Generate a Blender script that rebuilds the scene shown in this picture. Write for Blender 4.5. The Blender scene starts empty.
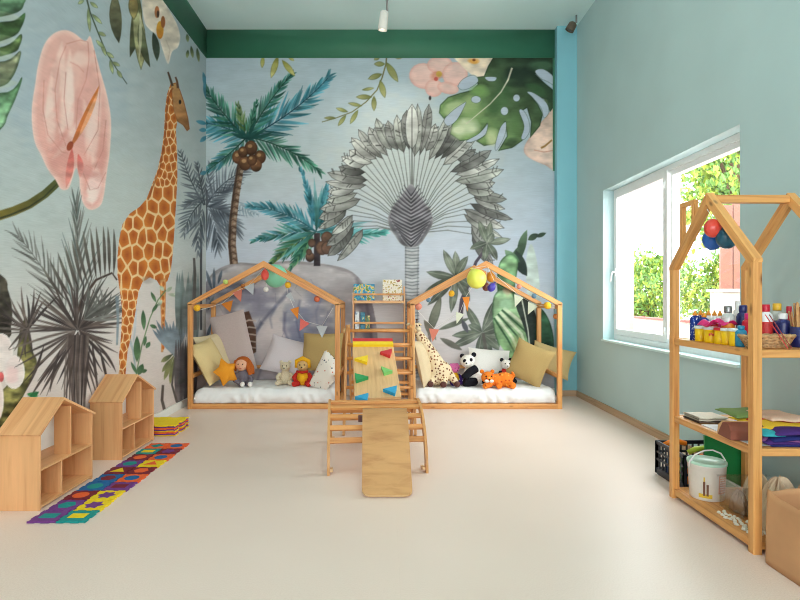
import bpy, math, random
import numpy as np
from mathutils import Vector, Matrix, Euler
random.seed(7)
PI = math.pi
SC = bpy.context.scene
COL = SC.collection
CAMZ = 1.2
F = 545.0

def lin(c):
    c = c / 255.0
    return c / 12.92 if c <= 0.04045 else ((c + 0.055) / 1.055) ** 2.4
def rgb(r, g, b, a=1.0):
    return (lin(r), lin(g), lin(b), a)

# ------------------------------------------------------------------ materials
MATS = {}
def new_mat(name):
    m = bpy.data.materials.new(name); m.use_nodes = True
    nt = m.node_tree
    return m, nt, nt.nodes['Principled BSDF'], nt.nodes['Material Output']
def mapping(nt, src='UV', scale=(1, 1, 1)):
    tc = nt.nodes.new('ShaderNodeTexCoord'); mp = nt.nodes.new('ShaderNodeMapping')
    mp.inputs['Scale'].default_value = scale
    nt.links.new(tc.outputs[src], mp.inputs['Vector'])
    return mp.outputs['Vector']
def noise(nt, vec, scale, detail=3, rough=0.5, dist=0.0):
    n = nt.nodes.new('ShaderNodeTexNoise')
    n.inputs['Scale'].default_value = scale; n.inputs['Detail'].default_value = detail
    n.inputs['Roughness'].default_value = rough; n.inputs['Distortion'].default_value = dist
    if vec is not None: nt.links.new(vec, n.inputs['Vector'])
    return n.outputs['Fac']
def ramp(nt, fac, stops, interp='LINEAR'):
    r = nt.nodes.new('ShaderNodeValToRGB'); r.color_ramp.interpolation = interp
    el = r.color_ramp.elements
    while len(el) < len(stops): el.new(0.5)
    for e, (p, c) in zip(el, stops): e.position = p; e.color = c
    nt.links.new(fac, r.inputs['Fac'])
    return r.outputs['Color']
def bump(nt, bsdf, fac, strength=0.2, dist=0.002):
    b = nt.nodes.new('ShaderNodeBump'); b.inputs['Strength'].default_value = strength
    b.inputs['Distance'].default_value = dist
    nt.links.new(fac, b.inputs['Height']); nt.links.new(b.outputs['Normal'], bsdf.inputs['Normal'])
def shade(c, k):
    return (min(c[0]*k, 1), min(c[1]*k, 1), min(c[2]*k, 1), 1)

def plain(name, c, rough=0.6, var=0.08, scale=30, bmp=0.0, metal=0.0, coord='Object', spec=0.5):
    m, nt, b, out = new_mat(name)
    v = mapping(nt, coord)
    f = noise(nt, v, scale)
    nt.links.new(ramp(nt, f, [(0.3, shade(c, 1 - var)), (0.7, shade(c, 1 + var))]), b.inputs['Base Color'])
    b.inputs['Roughness'].default_value = rough; b.inputs['Metallic'].default_value = metal
    b.inputs['Specular IOR Level'].default_value = spec
    if bmp: bump(nt, b, f, bmp)
    MATS[name] = m
    return m
def wood(name, c1, c2, rough=0.45, knots=True, gx=1.6, gy=38):
    m, nt, b, out = new_mat(name)
    v = mapping(nt, 'UV', (gx, gy, 1))
    f = noise(nt, v, 1.0, 4, 0.6, 0.6)
    base = ramp(nt, f, [(0.28, c2), (0.5, c1), (0.75, shade(c1, 1.12))])
    v2 = mapping(nt, 'UV', (0.5, 3.5, 1))
    f2 = noise(nt, v2, 1.0, 2)
    mx = nt.nodes.new('ShaderNodeMix'); mx.data_type = 'RGBA'; mx.blend_type = 'MULTIPLY'
    mx.inputs['Factor'].default_value = 1
    nt.links.new(base, mx.inputs['A'])
    nt.links.new(ramp(nt, f2, [(0.3, (0.82, 0.78, 0.72, 1)), (0.65, (1.05, 1.05, 1.05, 1))]), mx.inputs['B'])
    last = mx.outputs['Result']
    if knots:
        vo = nt.nodes.new('ShaderNodeTexVoronoi'); vo.inputs['Scale'].default_value = 1
        nt.links.new(mapping(nt, 'UV', (3.2, 9, 1)), vo.inputs['Vector'])
        k = ramp(nt, vo.outputs['Distance'], [(0.035, (1, 1, 1, 1)), (0.12, (0, 0, 0, 1))])
        mk = nt.nodes.new('ShaderNodeMix'); mk.data_type = 'RGBA'
        nt.links.new(k, mk.inputs['Factor']); nt.links.new(last, mk.inputs['A'])
        mk.inputs['B'].default_value = shade(c2, 0.35)
        last = mk.outputs['Result']
    nt.links.new(last, b.inputs['Base Color'])
    b.inputs['Roughness'].default_value = rough
    bump(nt, b, f, 0.08, 0.001)
    MATS[name] = m
    return m
def fabric(name, c, var=0.07, scale=260, rough=0.9, bmp=0.3):
    m = plain(name, c, rough, var, scale, bmp, spec=0.15)
    return m

# ------------------------------------------------------------------ mesh builder
class MB:
    def __init__(s):
        s.v = []; s.f = []; s.uv = []; s.mi = []; s.sm = []
    def add(s, verts, faces, uvs=None, mi=0, smooth=False, M=None):
        o = len(s.v)
        for p in verts:
            p = Vector(p)
            if M is not None: p = M @ p
            s.v.append(tuple(p))
        for i, f in enumerate(faces):
            s.f.append(tuple(o + k for k in f)); s.mi.append(mi); s.sm.append(smooth)
            s.uv.append(uvs[i] if uvs else [(verts[k][0], verts[k][1]) for k in f])
        return s
    def bar(s, p0, p1, w, h, up=(0, 0, 1), mi=0, off=0.0, bev=0.0):
        """rectangular bar from p0 to p1; w across, h along 'up'"""
        p0 = Vector(p0); p1 = Vector(p1); d = p1 - p0; L = d.length
        x = d.normalized(); u = Vector(up)
        if abs(x.dot(u)) > 0.99: u = Vector((0, 1, 0))
        y = u.cross(x).normalized(); z = x.cross(y).normalized()
        M = Matrix((x, y, z)).transposed().to_4x4(); M.translation = p0
        if not off: off = random.random() * 7
        b = bev if bev else min(w, h) * 0.09
        # octagonal section for softened edges
        hw, hh = w / 2, h / 2
        sec = [(-hw + b, -hh), (hw - b, -hh), (hw, -hh + b), (hw, hh - b), (hw - b, hh), (-hw + b, hh), (-hw, hh - b), (-hw, -hh + b)]
        n = 8; vs = []
        for t in (0, L):
            for a, c in sec: vs.append((t, a, c))
        fs = []; uvs = []
        per = [0]
        for i in range(n):
            a = sec[i]; c = sec[(i + 1) % n]; per.append(per[-1] + math.dist(a, c))
        for i in range(n):
            j = (i + 1) % n
            fs.append((i, i + n, j + n, j)); fs[-1] = (j, j + n, i + n, i)[::-1]
            uvs.append([(off, per[i] + off), (off + L, per[i] + off), (off + L, per[i + 1] + off), (off, per[i + 1] + off)])
        fs.append(tuple(range(n))[::-1]); uvs.append([(sec[k][0] * .2, sec[k][1]) for k in range(n)][::-1])
        fs.append(tuple(range(n, 2 * n))); uvs.append([(sec[k][0] * .2, sec[k][1]) for k in range(n)])
        fs = [f[::-1] if i < n else f for i, f in enumerate(fs)]
        uvs = [u[::-1] if i < n else u for i, u in enumerate(uvs)]
        return s.add(vs, fs, uvs, mi, False, M)
    def box(s, lo, hi, mi=0, grain='x', M=None, off=None):
        """axis aligned box with grain along x / y / z"""
        x0, y0, z0 = lo; x1, y1, z1 = hi
        V = [(x0, y0, z0), (x1, y0, z0), (x1, y1, z0), (x0, y1, z0), (x0, y0, z1), (x1, y0, z1), (x1, y1, z1), (x0, y1, z1)]
        Fc = [(0, 3, 2, 1), (4, 5, 6, 7), (0, 1, 5, 4), (1, 2, 6, 5), (2, 3, 7, 6), (3, 0, 4, 7)]
        g = 'xyz'.index(grain); o = [k for k in range(3) if k != g]
        r = random.random() * 5 if off is None else off
        uvs = []
        for f in Fc:
            pts = [V[k] for k in f]
            var = [k for k in range(3) if max(p[k] for p in pts) - min(p[k] for p in pts) > 1e-9]
            if g in var: a = g; b2 = [k for k in var if k != g]
            else: a = var[0] if var else 0; b2 = var[1:]
            bq = b2[0] if b2 else o[0]
            uvs.append([(p[a] + r, p[bq] + r) for p in pts])
        return s.add(V, Fc, uvs, mi, False, M)
    def tube(s, pts, r, n=8, mi=0, cap=True, closed=False):
        pts = [Vector(p) for p in pts]; N = len(pts)
        rr = r if isinstance(r, (list, tuple)) else [r] * N
        vs = []; fs = []; uvs = []
        ref = Vector((0, 0, 1)); acc = 0
        prev = None; lens = []
        for i, p in enumerate(pts):
            if closed: d = pts[(i + 1) % N] - pts[i - 1]
            else: d = (pts[min(i + 1, N - 1)] - pts[max(i - 1, 0)])
            d = d.normalized() if d.length > 1e-9 else Vector((0, 0, 1))
            if prev is None:
                a = ref.cross(d)
                if a.length < 0.05: a = Vector((1, 0, 0)).cross(d)
                a.normalize()
            else:
                a = (prev - d * prev.dot(d)).normalized()
            prev = a; b = d.cross(a)
            if i: acc += (p - pts[i - 1]).length
            lens.append(acc)
            for k in range(n):
                t = 2 * PI * k / n
                vs.append(tuple(p + (a * math.cos(t) + b * math.sin(t)) * rr[i]))
        for i in range(N if closed else N - 1):
            j = (i + 1) % N
            for k in range(n):
                l = (k + 1) % n
                fs.append((i * n + k, i * n + l, j * n + l, j * n + k))
                r_ = rr[i]
                uvs.append([(lens[i], k * r_), (lens[i], (k + 1) * r_), (lens[j], (k + 1) * r_), (lens[j], k * r_)])
        if cap and not closed:
            fs.append(tuple(range(n))[::-1]); uvs.append([(0, 0)] * n)
            fs.append(tuple(range((N - 1) * n, N * n))); uvs.append([(0, 0)] * n)
        return s.add(vs, fs, uvs, mi, True)
    def lathe(s, prof, c=(0, 0, 0), n=20, mi=0, M=None):
        """prof: list of (r, z); c: base centre"""
        vs = []; fs = []; uvs = []
        for r, z in prof:
            for k in range(n):
                t = 2 * PI * k / n
                vs.append((c[0] + r * math.cos(t), c[1] + r * math.sin(t), c[2] + z))
        for i in range(len(prof) - 1):
            for k in range(n):
                l = (k + 1) % n
                fs.append((i * n + k, i * n + l, (i + 1) * n + l, (i + 1) * n + k))
                uvs.append([(k / n, prof[i][1]), ((k + 1) / n, prof[i][1]), ((k + 1) / n, prof[i + 1][1]), (k / n, prof[i + 1][1])])
        if prof[0][0] > 1e-6: fs.append(tuple(range(n))[::-1]); uvs.append([(0, 0)] * n)
        if prof[-1][0] > 1e-6: fs.append(tuple(range((len(prof) - 1) * n, len(prof) * n))); uvs.append([(0, 0)] * n)
        return s.add(vs, fs, uvs, mi, True, M)
    def ell(s, c, r, rot=(0, 0, 0), n=16, m=10, mi=0):
        if not isinstance(r, (tuple, list)): r = (r, r, r)
        M = Matrix.Translation(c) @ Euler(rot).to_matrix().to_4x4()
        vs = [(0, 0, -r[2])]; fs = []
        for i in range(1, m):
            a = -PI / 2 + PI * i / m
            for k in range(n):
                t = 2 * PI * k / n
                vs.append((r[0] * math.cos(a) * math.cos(t), r[1] * math.cos(a) * math.sin(t), r[2] * math.sin(a)))
        vs.append((0, 0, r[2]))
        for k in range(n): fs.append((0, 1 + (k + 1) % n, 1 + k))
        for i in range(m - 2):
            for k in range(n):
                l = (k + 1) % n
                fs.append((1 + i * n + k, 1 + i * n + l, 1 + (i + 1) * n + l, 1 + (i + 1) * n + k))
        e = len(vs) - 1
        for k in range(n): fs.append((e, 1 + (m - 2) * n + k, 1 + (m - 2) * n + (k + 1) % n))
        return s.add(vs, fs, None, mi, True, M)
    def prism(s, pts, d, M=None, mi=0, smooth=False, uvs_=None):
        """pts: list of (x,y); extruded from z=0 to z=d, placed by M"""
        n = len(pts)
        vs = [(p[0], p[1], 0) for p in pts] + [(p[0], p[1], d) for p in pts]
        fs = [tuple(range(n))[::-1], tuple(range(n, 2 * n))]
        uvs = [[pts[k] for k in range(n)][::-1], [pts[k] for k in range(n)]]
        for i in range(n):
            j = (i + 1) % n
            fs.append((i, j, n + j, n + i))
            L = math.dist(pts[i], pts[j])
            uvs.append([(0, 0), (L, 0), (L, d), (0, d)])
        return s.add(vs, fs, uvs, mi, smooth, M)
    def grid(s, fn, nu, nv, mi=0, smooth=True, M=None, closeu=False):
        vs = [fn(i / (nu if closeu else nu - 1), j / (nv - 1)) for j in range(nv) for i in range(nu)]
        fs = []; uvs = []
        for j in range(nv - 1):
            for i in range(nu if closeu else nu - 1):
                k = (i + 1) % nu
                fs.append((j * nu + i, j * nu + k, (j + 1) * nu + k, (j + 1) * nu + i))
                uvs.append([(i / nu, j / nv), ((i + 1) / nu, j / nv), ((i + 1) / nu, (j + 1) / nv), (i / nu, (j + 1) / nv)])
        return s.add(vs, fs, uvs, mi, smooth, M)
    def build(s, name, mats, parent=None, label=None):
        me = bpy.data.meshes.new(name)
        me.from_pydata(s.v, [], s.f)
        ul = me.uv_layers.new(name='UVMap')
        flat = []
        for u in s.uv:
            for a in u: flat += [a[0], a[1]]
        ul.data.foreach_set('uv', flat)
        me.polygons.foreach_set('use_smooth', s.sm)
        me.polygons.foreach_set('material_index', s.mi)
        if not isinstance(mats, (list, tuple)): mats = [mats]
        for m in mats: me.materials.append(MATS[m] if isinstance(m, str) else m)
        me.update()
        o = bpy.data.objects.new(name, me); COL.objects.link(o)
        if parent is not None: adopt(o, parent)
        if label: o['label'] = label
        return o
def world(o):
    return o.matrix_basis.copy() if o.parent is None else world(o.parent) @ o.matrix_parent_inverse @ o.matrix_basis
def adopt(o, parent):
    o.parent = parent
    o.matrix_parent_inverse = world(parent).inverted()
def thing(name, label, cat, loc=(0, 0, 0), group=None):
    o = bpy.data.objects.new(name, None); COL.objects.link(o); o.location = loc
    o.empty_display_size = 0.05
    return tag(o, label, cat, group)
def tag(o, label, cat, group=None):
    o['label'] = label; o['category'] = cat
    if group: o['group'] = group
    return o
def struct(o):
    o['kind'] = 'structure'; return o
def smoothmod(o, lev=1):
    m = o.modifiers.new('sub', 'SUBSURF'); m.levels = lev; m.render_levels = lev; return o
def remesh(o, vox, smooth=8):
    m = o.modifiers.new('rm', 'REMESH'); m.mode = 'VOXEL'; m.voxel_size = vox; m.use_smooth_shade = True
    s = o.modifiers.new('sm', 'SMOOTH'); s.factor = 0.5; s.iterations = smooth
    return o
def copy_tree(o, parent=None, dloc=None):
    c = o.copy(); COL.objects.link(c)
    if parent is not None:
        c.parent = parent
    for ch in list(o.children): copy_tree(ch, c)
    return c
def lerp(a, b, t): return a + (b - a) * t
def frame(c, n, up=(0, 0, 1)):
    """matrix with local z = n (face normal), local y ~ up"""
    z = Vector(n).normalized(); u = Vector(up)
    x = u.cross(z).normalized(); y = z.cross(x)
    M = Matrix((x, y, z)).transposed().to_4x4(); M.translation = Vector(c)
    return M
def at(px, py, Y):
    return Vector(((px - 385) * Y / F, Y, CAMZ + (297 - py) * Y / F))
# ------------------------------------------------------------------ shared materials
wood('pine_orange', rgb(222, 158, 92), rgb(190, 116, 56))
wood('pine_shelf', rgb(226, 166, 98), rgb(198, 128, 66))
wood('pine_pale', rgb(228, 174, 122), rgb(208, 144, 92), gx=1.2, gy=22)
wood('ply_light', rgb(222, 180, 128), rgb(208, 160, 108), knots=False, gx=3, gy=34)
wood('ply', rgb(204, 154, 100), rgb(184, 130, 78), knots=False, gx=3, gy=34)
wood('ply_orange', rgb(212, 158, 98), rgb(180, 116, 62), knots=False)
wood('ply_edge', rgb(222, 186, 136), rgb(190, 140, 90), knots=False, gx=2, gy=200)
plain('paint_teal_wall', rgb(182, 208, 210), 0.75, 0.025, 2.2, 0.0)
plain('paint_column', rgb(134, 196, 210), 0.6, 0.02, 3)
plain('paint_green', rgb(56, 116, 90), 0.6, 0.06, 3)
plain('paint_ceiling', rgb(214, 240, 240), 0.8, 0.02, 1.3)
plain('white_plastic', rgb(240, 242, 242), 0.35, 0.02)
plain('white_paint', rgb(236, 236, 230), 0.5, 0.02)
plain('rubber_black', rgb(30, 30, 34), 0.7, 0.1)
plain('metal_grey', rgb(150, 150, 150), 0.35, 0.05, metal=0.8)
plain('crate_black', rgb(26, 32, 44), 0.45, 0.1)
wood('base_wood', rgb(200, 170, 140), rgb(176, 142, 112), knots=False)
# ------------------------------------------------------------------ the painted jungle wallpaper
# Each mural wall is a fine mesh; its vertices carry the paint of the wallpaper (a real printed pattern).
class Canvas:
    """drawing plane; shapes are given in survey units, x rightwards and y downwards"""
    def __init__(s, us, zs, fx, fy):
        # us: positions along the wall; zs: heights; fx(u), fy(u,z): survey units
        s.us, s.zs = us, zs
        s.X = fx(us); s.fy = fy
        s.Y = fy(us[None, :], zs[:, None])
        s.C = np.zeros((len(zs), len(us), 3))
        s.rng = np.random.RandomState(3)
        s.N = s.vnoise(9, 5); s.N2 = s.vnoise(28, 9); s.N3 = s.vnoise(3, 2)
    def vnoise(s, sx, sy):
        gx = 160; gy = 240
        g = s.rng.rand(gy, gx)
        U = (s.X[None, :] + 200) / sx + 0 * s.Y; V = (s.Y + 300) / sy
        iu = np.floor(U).astype(int); iv = np.floor(V).astype(int); fu = U - iu; fv = V - iv
        fu = fu * fu * (3 - 2 * fu); fv = fv * fv * (3 - 2 * fv)
        a = g[iv % gy, iu % gx]; b = g[iv % gy, (iu + 1) % gx]; c = g[(iv + 1) % gy, iu % gx]; d = g[(iv + 1) % gy, (iu + 1) % gx]
        return (a * (1 - fu) + b * fu) * (1 - fv) + (c * (1 - fu) + d * fu) * fv
    def region(s, x0, y0, x1, y1):
        i0, i1 = np.searchsorted(s.X, [x0, x1])
        if i1 <= i0: return None
        Y = s.Y[:, i0:i1]
        rows = np.where((Y.min(axis=1) <= y1) & (Y.max(axis=1) >= y0))[0]
        if len(rows) == 0: return None
        r0, r1 = rows[0], rows[-1] + 1
        return (slice(r0, r1), slice(i0, i1))
    def comp(s, reg, a, col):
        a = a[..., None]
        s.C[reg] = s.C[reg] * (1 - a) + np.asarray(col) * a
    def poly(s, pts, c, c2=None, gd=None, alpha=1.0, soft=1.0, var=0.12, edge=None, ew=1.2):
        P = np.array(pts, float)
        reg = s.region(P[:, 0].min() - 2, P[:, 1].min() - 2, P[:, 0].max() + 2, P[:, 1].max() + 2)
        if reg is None: return
        Y = s.Y[reg]; X = np.broadcast_to(s.X[reg[1]][None, :], Y.shape)
        d2 = np.full(Y.shape, 1e9); ins = np.zeros(Y.shape, bool)
        n = len(P)
        for i in range(n):
            ax, ay = P[i]; bx, by = P[(i + 1) % n]
            ex, ey = bx - ax, by - ay; L = ex * ex + ey * ey + 1e-9
            t = np.clip(((X - ax) * ex + (Y - ay) * ey) / L, 0, 1)
            dx = X - ax - t * ex; dy = Y - ay - t * ey
            np.minimum(d2, dx * dx + dy * dy, out=d2)
            if ay != by:
                cr = ((ay > Y) != (by > Y)) & (X < ex * (Y - ay) / ey + ax)
                ins ^= cr
        sd = np.sqrt(d2); sd = np.where(ins, -sd, sd)
        a = np.clip(0.5 - sd / soft, 0, 1) * alpha
        col = np.asarray(c, float) / 255.0
        if c2 is not None:
            (gx0, gy0), (gx1, gy1) = gd if gd else ((P[:, 0].min(), P[:, 1].min()), (P[:, 0].min(), P[:, 1].max()))
            ex, ey = gx1 - gx0, gy1 - gy0
            t = np.clip(((X - gx0) * ex + (Y - gy0) * ey) / (ex * ex + ey * ey + 1e-9), 0, 1)[..., None]
            col = col * (1 - t) + np.asarray(c2, float) / 255.0 * t
        if edge is not None:
            e = np.clip(1 + sd / ew, 0, 1)[..., None] * 0.75
            col = col * (1 - e) + np.asarray(edge, float) / 255.0 * e
        if var:
            k = 1 + var * 2 * ((s.N[reg] - 0.5) + 0.3 * (s.N3[reg] - 0.5))
            col = col * k[..., None]
        s.comp(reg, a, col)
    def blade(s, x0, y0, x1, y1, w, c, c2=None, bend=0.0, p=0.8, peak=0.5, **kw):
        dx, dy = x1 - x0, y1 - y0; L = math.hypot(dx, dy) + 1e-6; nx, ny = -dy / L, dx / L
        mx, my = (x0 + x1) / 2 + nx * bend, (y0 + y1) / 2 + ny * bend
        K = 7; A = []; B = []
        for i in range(K + 1):
            t = i / K
            cx = (1 - t) ** 2 * x0 + 2 * t * (1 - t) * mx + t * t * x1
            cy = (1 - t) ** 2 * y0 + 2 * t * (1 - t) * my + t * t * y1
            tx = 2 * (1 - t) * (mx - x0) + 2 * t * (x1 - mx); ty = 2 * (1 - t) * (my - y0) + 2 * t * (y1 - my)
            l = math.hypot(tx, ty) + 1e-6
            tt = t ** (math.log(0.5) / math.log(peak))
            ww = w / 2 * max(math.sin(PI * tt), 0) ** p + 0.12
            A.append((cx - ty / l * ww, cy + tx / l * ww)); B.append((cx + ty / l * ww, cy - tx / l * ww))
        s.poly(A + B[::-1], c, c2, ((x0, y0), (x1, y1)) if c2 is not None else None, **kw)
    def stroke(s, pts, w0, w1, c, c2=None, alpha=1.0, soft=1.0, var=0.1):
        n = len(pts); A = []; B = []
        for i, (x, y) in enumerate(pts):
            a = pts[max(i - 1, 0)]; b = pts[min(i + 1, n - 1)]
            l = math.hypot(b[0] - a[0], b[1] - a[1]) + 1e-6
            w = lerp(w0, w1, i / (n - 1)) / 2
            nx, ny = -(b[1] - a[1]) / l, (b[0] - a[0]) / l
            A.append((x + nx * w, y + ny * w)); B.append((x - nx * w, y - ny * w))
        s.poly(A + B[::-1], c, c2, (pts[0], pts[-1]) if c2 is not None else None, alpha, soft, var)
    def ellipse(s, cx, cy, rx, ry, c, c2=None, rot=0.0, **kw):
        pts = []
        for i in range(18):
            t = 2 * PI * i / 18; x, y = rx * math.cos(t), ry * math.sin(t)
            pts.append((cx + x * math.cos(rot) - y * math.sin(rot), cy + x * math.sin(rot) + y * math.cos(rot)))
        s.poly(pts, c, c2, None, **kw)
    def blob(s, cx, cy, rx, ry, c, alpha=0.6, rot=0.0, clip=None):
        R = max(rx, ry) * 1.8
        reg = s.region(cx - R, cy - R, cx + R, cy + R)
        if reg is None: return
        Y = s.Y[reg] - cy; X = np.broadcast_to(s.X[reg[1]][None, :], Y.shape) - cx
        u = X * math.cos(rot) + Y * math.sin(rot); v = -X * math.sin(rot) + Y * math.cos(rot)
        q = (u / rx) ** 2 + (v / ry) ** 2 + (s.N[reg] - 0.5) * 0.9
        a = np.clip(1.25 - q, 0, 1) * alpha
        if clip is not None: a = a * clip[reg]
        s.comp(reg, a, np.asarray(c, float) / 255.0)
    def spline(s, pts, k=5):
        """closed Catmull-Rom"""
        n = len(pts); out = []
        for i in range(n):
            p0, p1, p2, p3 = (pts[(i + q - 1) % n] for q in range(4))
            for j in range(k):
                t = j / k
                out.append(tuple(0.5 * (2 * p1[m] + (p2[m] - p0[m]) * t + (2 * p0[m] - 5 * p1[m] + 4 * p2[m] - p3[m]) * t * t + (3 * p1[m] - p0[m] - 3 * p2[m] + p3[m]) * t ** 3) for m in (0, 1)))
        return out
    def frond(s, x0, y0, x1, y1, bend, n, L, w, cols, stem=None, ang=0.75, R=random, droop=0.0, alpha=0.95, endk=0.35):
        """feather palm frond: leaflets on both sides of a curved rib"""
        dx, dy = x1 - x0, y1 - y0; D = math.hypot(dx, dy); nx, ny = -dy / D, dx / D
        mx, my = (x0 + x1) / 2 + nx * bend, (y0 + y1) / 2 + ny * bend
        rib = []
        for i in range(n + 1):
            t = i / n
            rib.append(((1 - t) ** 2 * x0 + 2 * t * (1 - t) * mx + t * t * x1, (1 - t) ** 2 * y0 + 2 * t * (1 - t) * my + t * t * y1))
        for i in range(1, n + 1):
            t = i / n; x, y = rib[i]; a = math.atan2(rib[i][1] - rib[i - 1][1], rib[i][0] - rib[i - 1][0])
            l = L * (math.sin(PI * min(t * 0.8 + 0.12, 1)) ** 0.6 * (1 - t) + endk * t + 0.25 * (1 - t)) * R.uniform(0.8, 1.15)
            for sgn in (-1, 1):
                th = a + sgn * ang * (1 - 0.45 * t) + R.uniform(-0.12, 0.12)
                ex, ey = x + l * math.cos(th), y + l * math.sin(th) + droop * l
                c = cols[R.randrange(len(cols))]; c2 = shade3(cols[R.randrange(len(cols))], R.uniform(1.0, 1.35))
                s.blade(x, y, ex, ey, w * R.uniform(.55, .85), shade3(c, .85), c2, bend=R.uniform(-1.6, 1.6), alpha=alpha * R.uniform(.75, 1), peak=0.35)
        if stem: s.stroke(rib, 1.6, 0.5, stem)

def paint_left(cv):
    R = random.Random(11)
    cv.C[:] = 0
    # sky wash, greyer at the top and rosy low down
    t = np.clip((cv.Y - 0) / 400.0, 0, 1)[..., None]
    c0, c1, c2 = (np.array(c) / 255.0 for c in ((160, 177, 184), (180, 189, 187), (214, 200, 194)))
    cv.C[:] = np.where(t < 0.55, c0 * (1 - t / 0.55) + c1 * t / 0.55, c1 * (1 - (t - 0.55) / 0.45) + c2 * (t - 0.55) / 0.45)
    cv.C *= (1 + 0.03 * (cv.N2 - 0.5) + 0.04 * (cv.N - 0.5))[..., None]
    cv.blob(60, 90, 70, 60, (150, 172, 190), 0.35); cv.blob(140, 330, 40, 70, (222, 206, 200), 0.5); cv.blob(110, 190, 50, 40, (188, 196, 190), 0.4)
    dk = (74, 64, 62)
    # big leaf, far left top
    for P, a, b in [([(-40, -14), (25, -14), (24, 4), (18, 12), (0, 17), (-40, 24)], (140, 190, 150), (40, 60, 44)),
                    ([(25, 13), (22, 26), (10, 38), (-40, 50), (-40, 26), (0, 22), (15, 20)], (70, 104, 60), (48, 66, 44)),
                    ([(21, 34), (20, 45), (10, 54), (-40, 64), (-40, 54), (5, 46)], (120, 150, 90), (84, 110, 70)),
                    ([(20, 51), (19, 62), (12, 78), (0, 87), (-40, 94), (-40, 66), (5, 61)], (206, 212, 170), (40, 52, 40)),
                    ([(22, 77), (17, 95), (8, 115), (0, 130), (-40, 160), (-40, 98), (8, 92)], (86, 132, 90), (176, 214, 180))]:
        cv.poly(cv.spline(P), a, b, edge=(44, 66, 46), ew=3, var=0.3)
        cv.blade(-20, P[-1][1] - 8, P[0][0] - 3, P[0][1] + 6, 9, (190, 204, 160), alpha=0.25)
    # olive flower stem
    cv.stroke([(58, 182), (45, 194), (30, 204), (14, 211), (-5, 217), (-40, 226)], 8, 10, (72, 78, 44), (150, 126, 50))
    cv.stroke([(57, 184), (44, 197), (29, 207), (10, 215), (-40, 231)], 1.4, 2, (52, 56, 36))
    # pink anthurium
    A = [(64, 30), (74, 33), (85, 41), (90, 36), (94, 48), (100, 70), (107, 95), (111, 120), (110, 150), (107, 172), (104, 195), (100, 206), (90, 210), (83, 203), (80, 190), (79, 176), (76, 168), (72, 180), (68, 189), (61, 189), (55, 179), (47, 168), (41, 155), (35, 143), (32, 125), (32, 105), (35, 85), (38, 65), (44, 45), (53, 34)]
    cv.poly(cv.spline(A, 4), (222, 176, 166), (226, 166, 156), edge=(238, 210, 200), ew=6, var=0.03)
    for x0, y0, x1, y1, w, c, b, al in [(45, 120, 62, 42, 14, (234, 204, 194), 6, .8), (60, 140, 70, 50, 12, (236, 210, 200), 4, .75), (48, 150, 58, 90, 9, (210, 160, 150), 8, .35), (84, 150, 92, 60, 11, (220, 168, 160), -8, .6),
                                 (95, 175, 102, 85, 10, (234, 200, 190), -8, .8), (52, 160, 80, 118, 7, (238, 216, 208), 5, .6), (88, 160, 84, 100, 8, (238, 208, 198), 4, .6), (92, 205, 97, 165, 14, (238, 210, 204), 0, .8), (75, 95, 78, 48, 9, (228, 186, 176), 0, .6)]:
        cv.blade(x0, y0, x1, y1, w, c, bend=b, alpha=al, soft=3, var=.03)
    for x, y, rx, ry, c, a, r in [(60, 160, 14, 16, (206, 146, 136), .55, -.6), (100, 160, 7, 24, (208, 148, 138), .6, .1), (50, 120, 6, 26, (240, 216, 206), .6, 0), (70, 100, 5, 34, (242, 220, 212), .7, 0), (82, 60, 12, 8, (240, 216, 206), .6, 0), (78, 112, 4, 26, (206, 150, 142), .5, 0),
                                 (93, 120, 5, 30, (240, 214, 206), .6, .15), (56, 80, 4, 26, (208, 152, 142), .45, 0), (88, 172, 10, 8, (206, 142, 134), .6, 0), (92, 196, 7, 8, (242, 222, 214), .8, 0), (64, 140, 8, 8, (204, 140, 130), .5, 0)]:
        cv.blob(x, y, rx, ry, c, a, r)
    for S in [[(66, 46), (60, 60), (55, 90), (57, 120), (66, 146)], [(66, 44), (80, 40), (88, 42)], [(88, 42), (89, 60), (86, 80), (78, 100), (76, 130)], [(94, 50), (100, 90), (98, 130), (84, 155)],
              [(44, 80), (43, 110), (48, 135), (62, 152), (68, 153)], [(66, 72), (64, 100), (68, 130)], [(106, 120), (103, 150), (94, 170), (86, 165)], [(80, 165), (90, 190), (98, 188), (106, 172)], [(70, 62), (78, 66), (84, 72)]]:
        cv.stroke(S, 1.0, 0.8, (200, 138, 128), alpha=0.7)
    cv.blade(70, 148, 99, 86, 7, (196, 112, 66), (206, 120, 60), bend=3); cv.blade(78, 138, 98, 92, 4, (232, 176, 140), bend=2, alpha=0.7)
    cv.blade(72, 148, 66, 188, 7, (206, 104, 96), (222, 150, 140), bend=-2); cv.blade(78, 154, 80, 178, 6, (204, 102, 96), (230, 170, 160), bend=-3)
    cv.ellipse(70, 146, 3, 5, (150, 70, 44), rot=0.4)
    # top twig
    tw = [(86, -4), (90, 12), (97, 30), (106, 52), (116, 68), (127, 84)]
    cv.stroke(tw, 1.6, 0.7, (60, 74, 58))
    for x0, y0, x1, y1 in [(88, 8, 90, 32), (92, 14, 102, 24), (98, 32, 106, 36), (90, 2, 98, 8), (101, 42, 106, 56), (106, 52, 114, 58), (110, 60, 113, 74), (104, 48, 96, 40), (117, 70, 122, 78), (112, 62, 120, 66), (84, 0, 78, 4)]:
        cv.blade(x0, y0, x1, y1, 3.6, (112, 130, 92), (176, 186, 140), edge=(80, 96, 70), ew=0.8)
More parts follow.
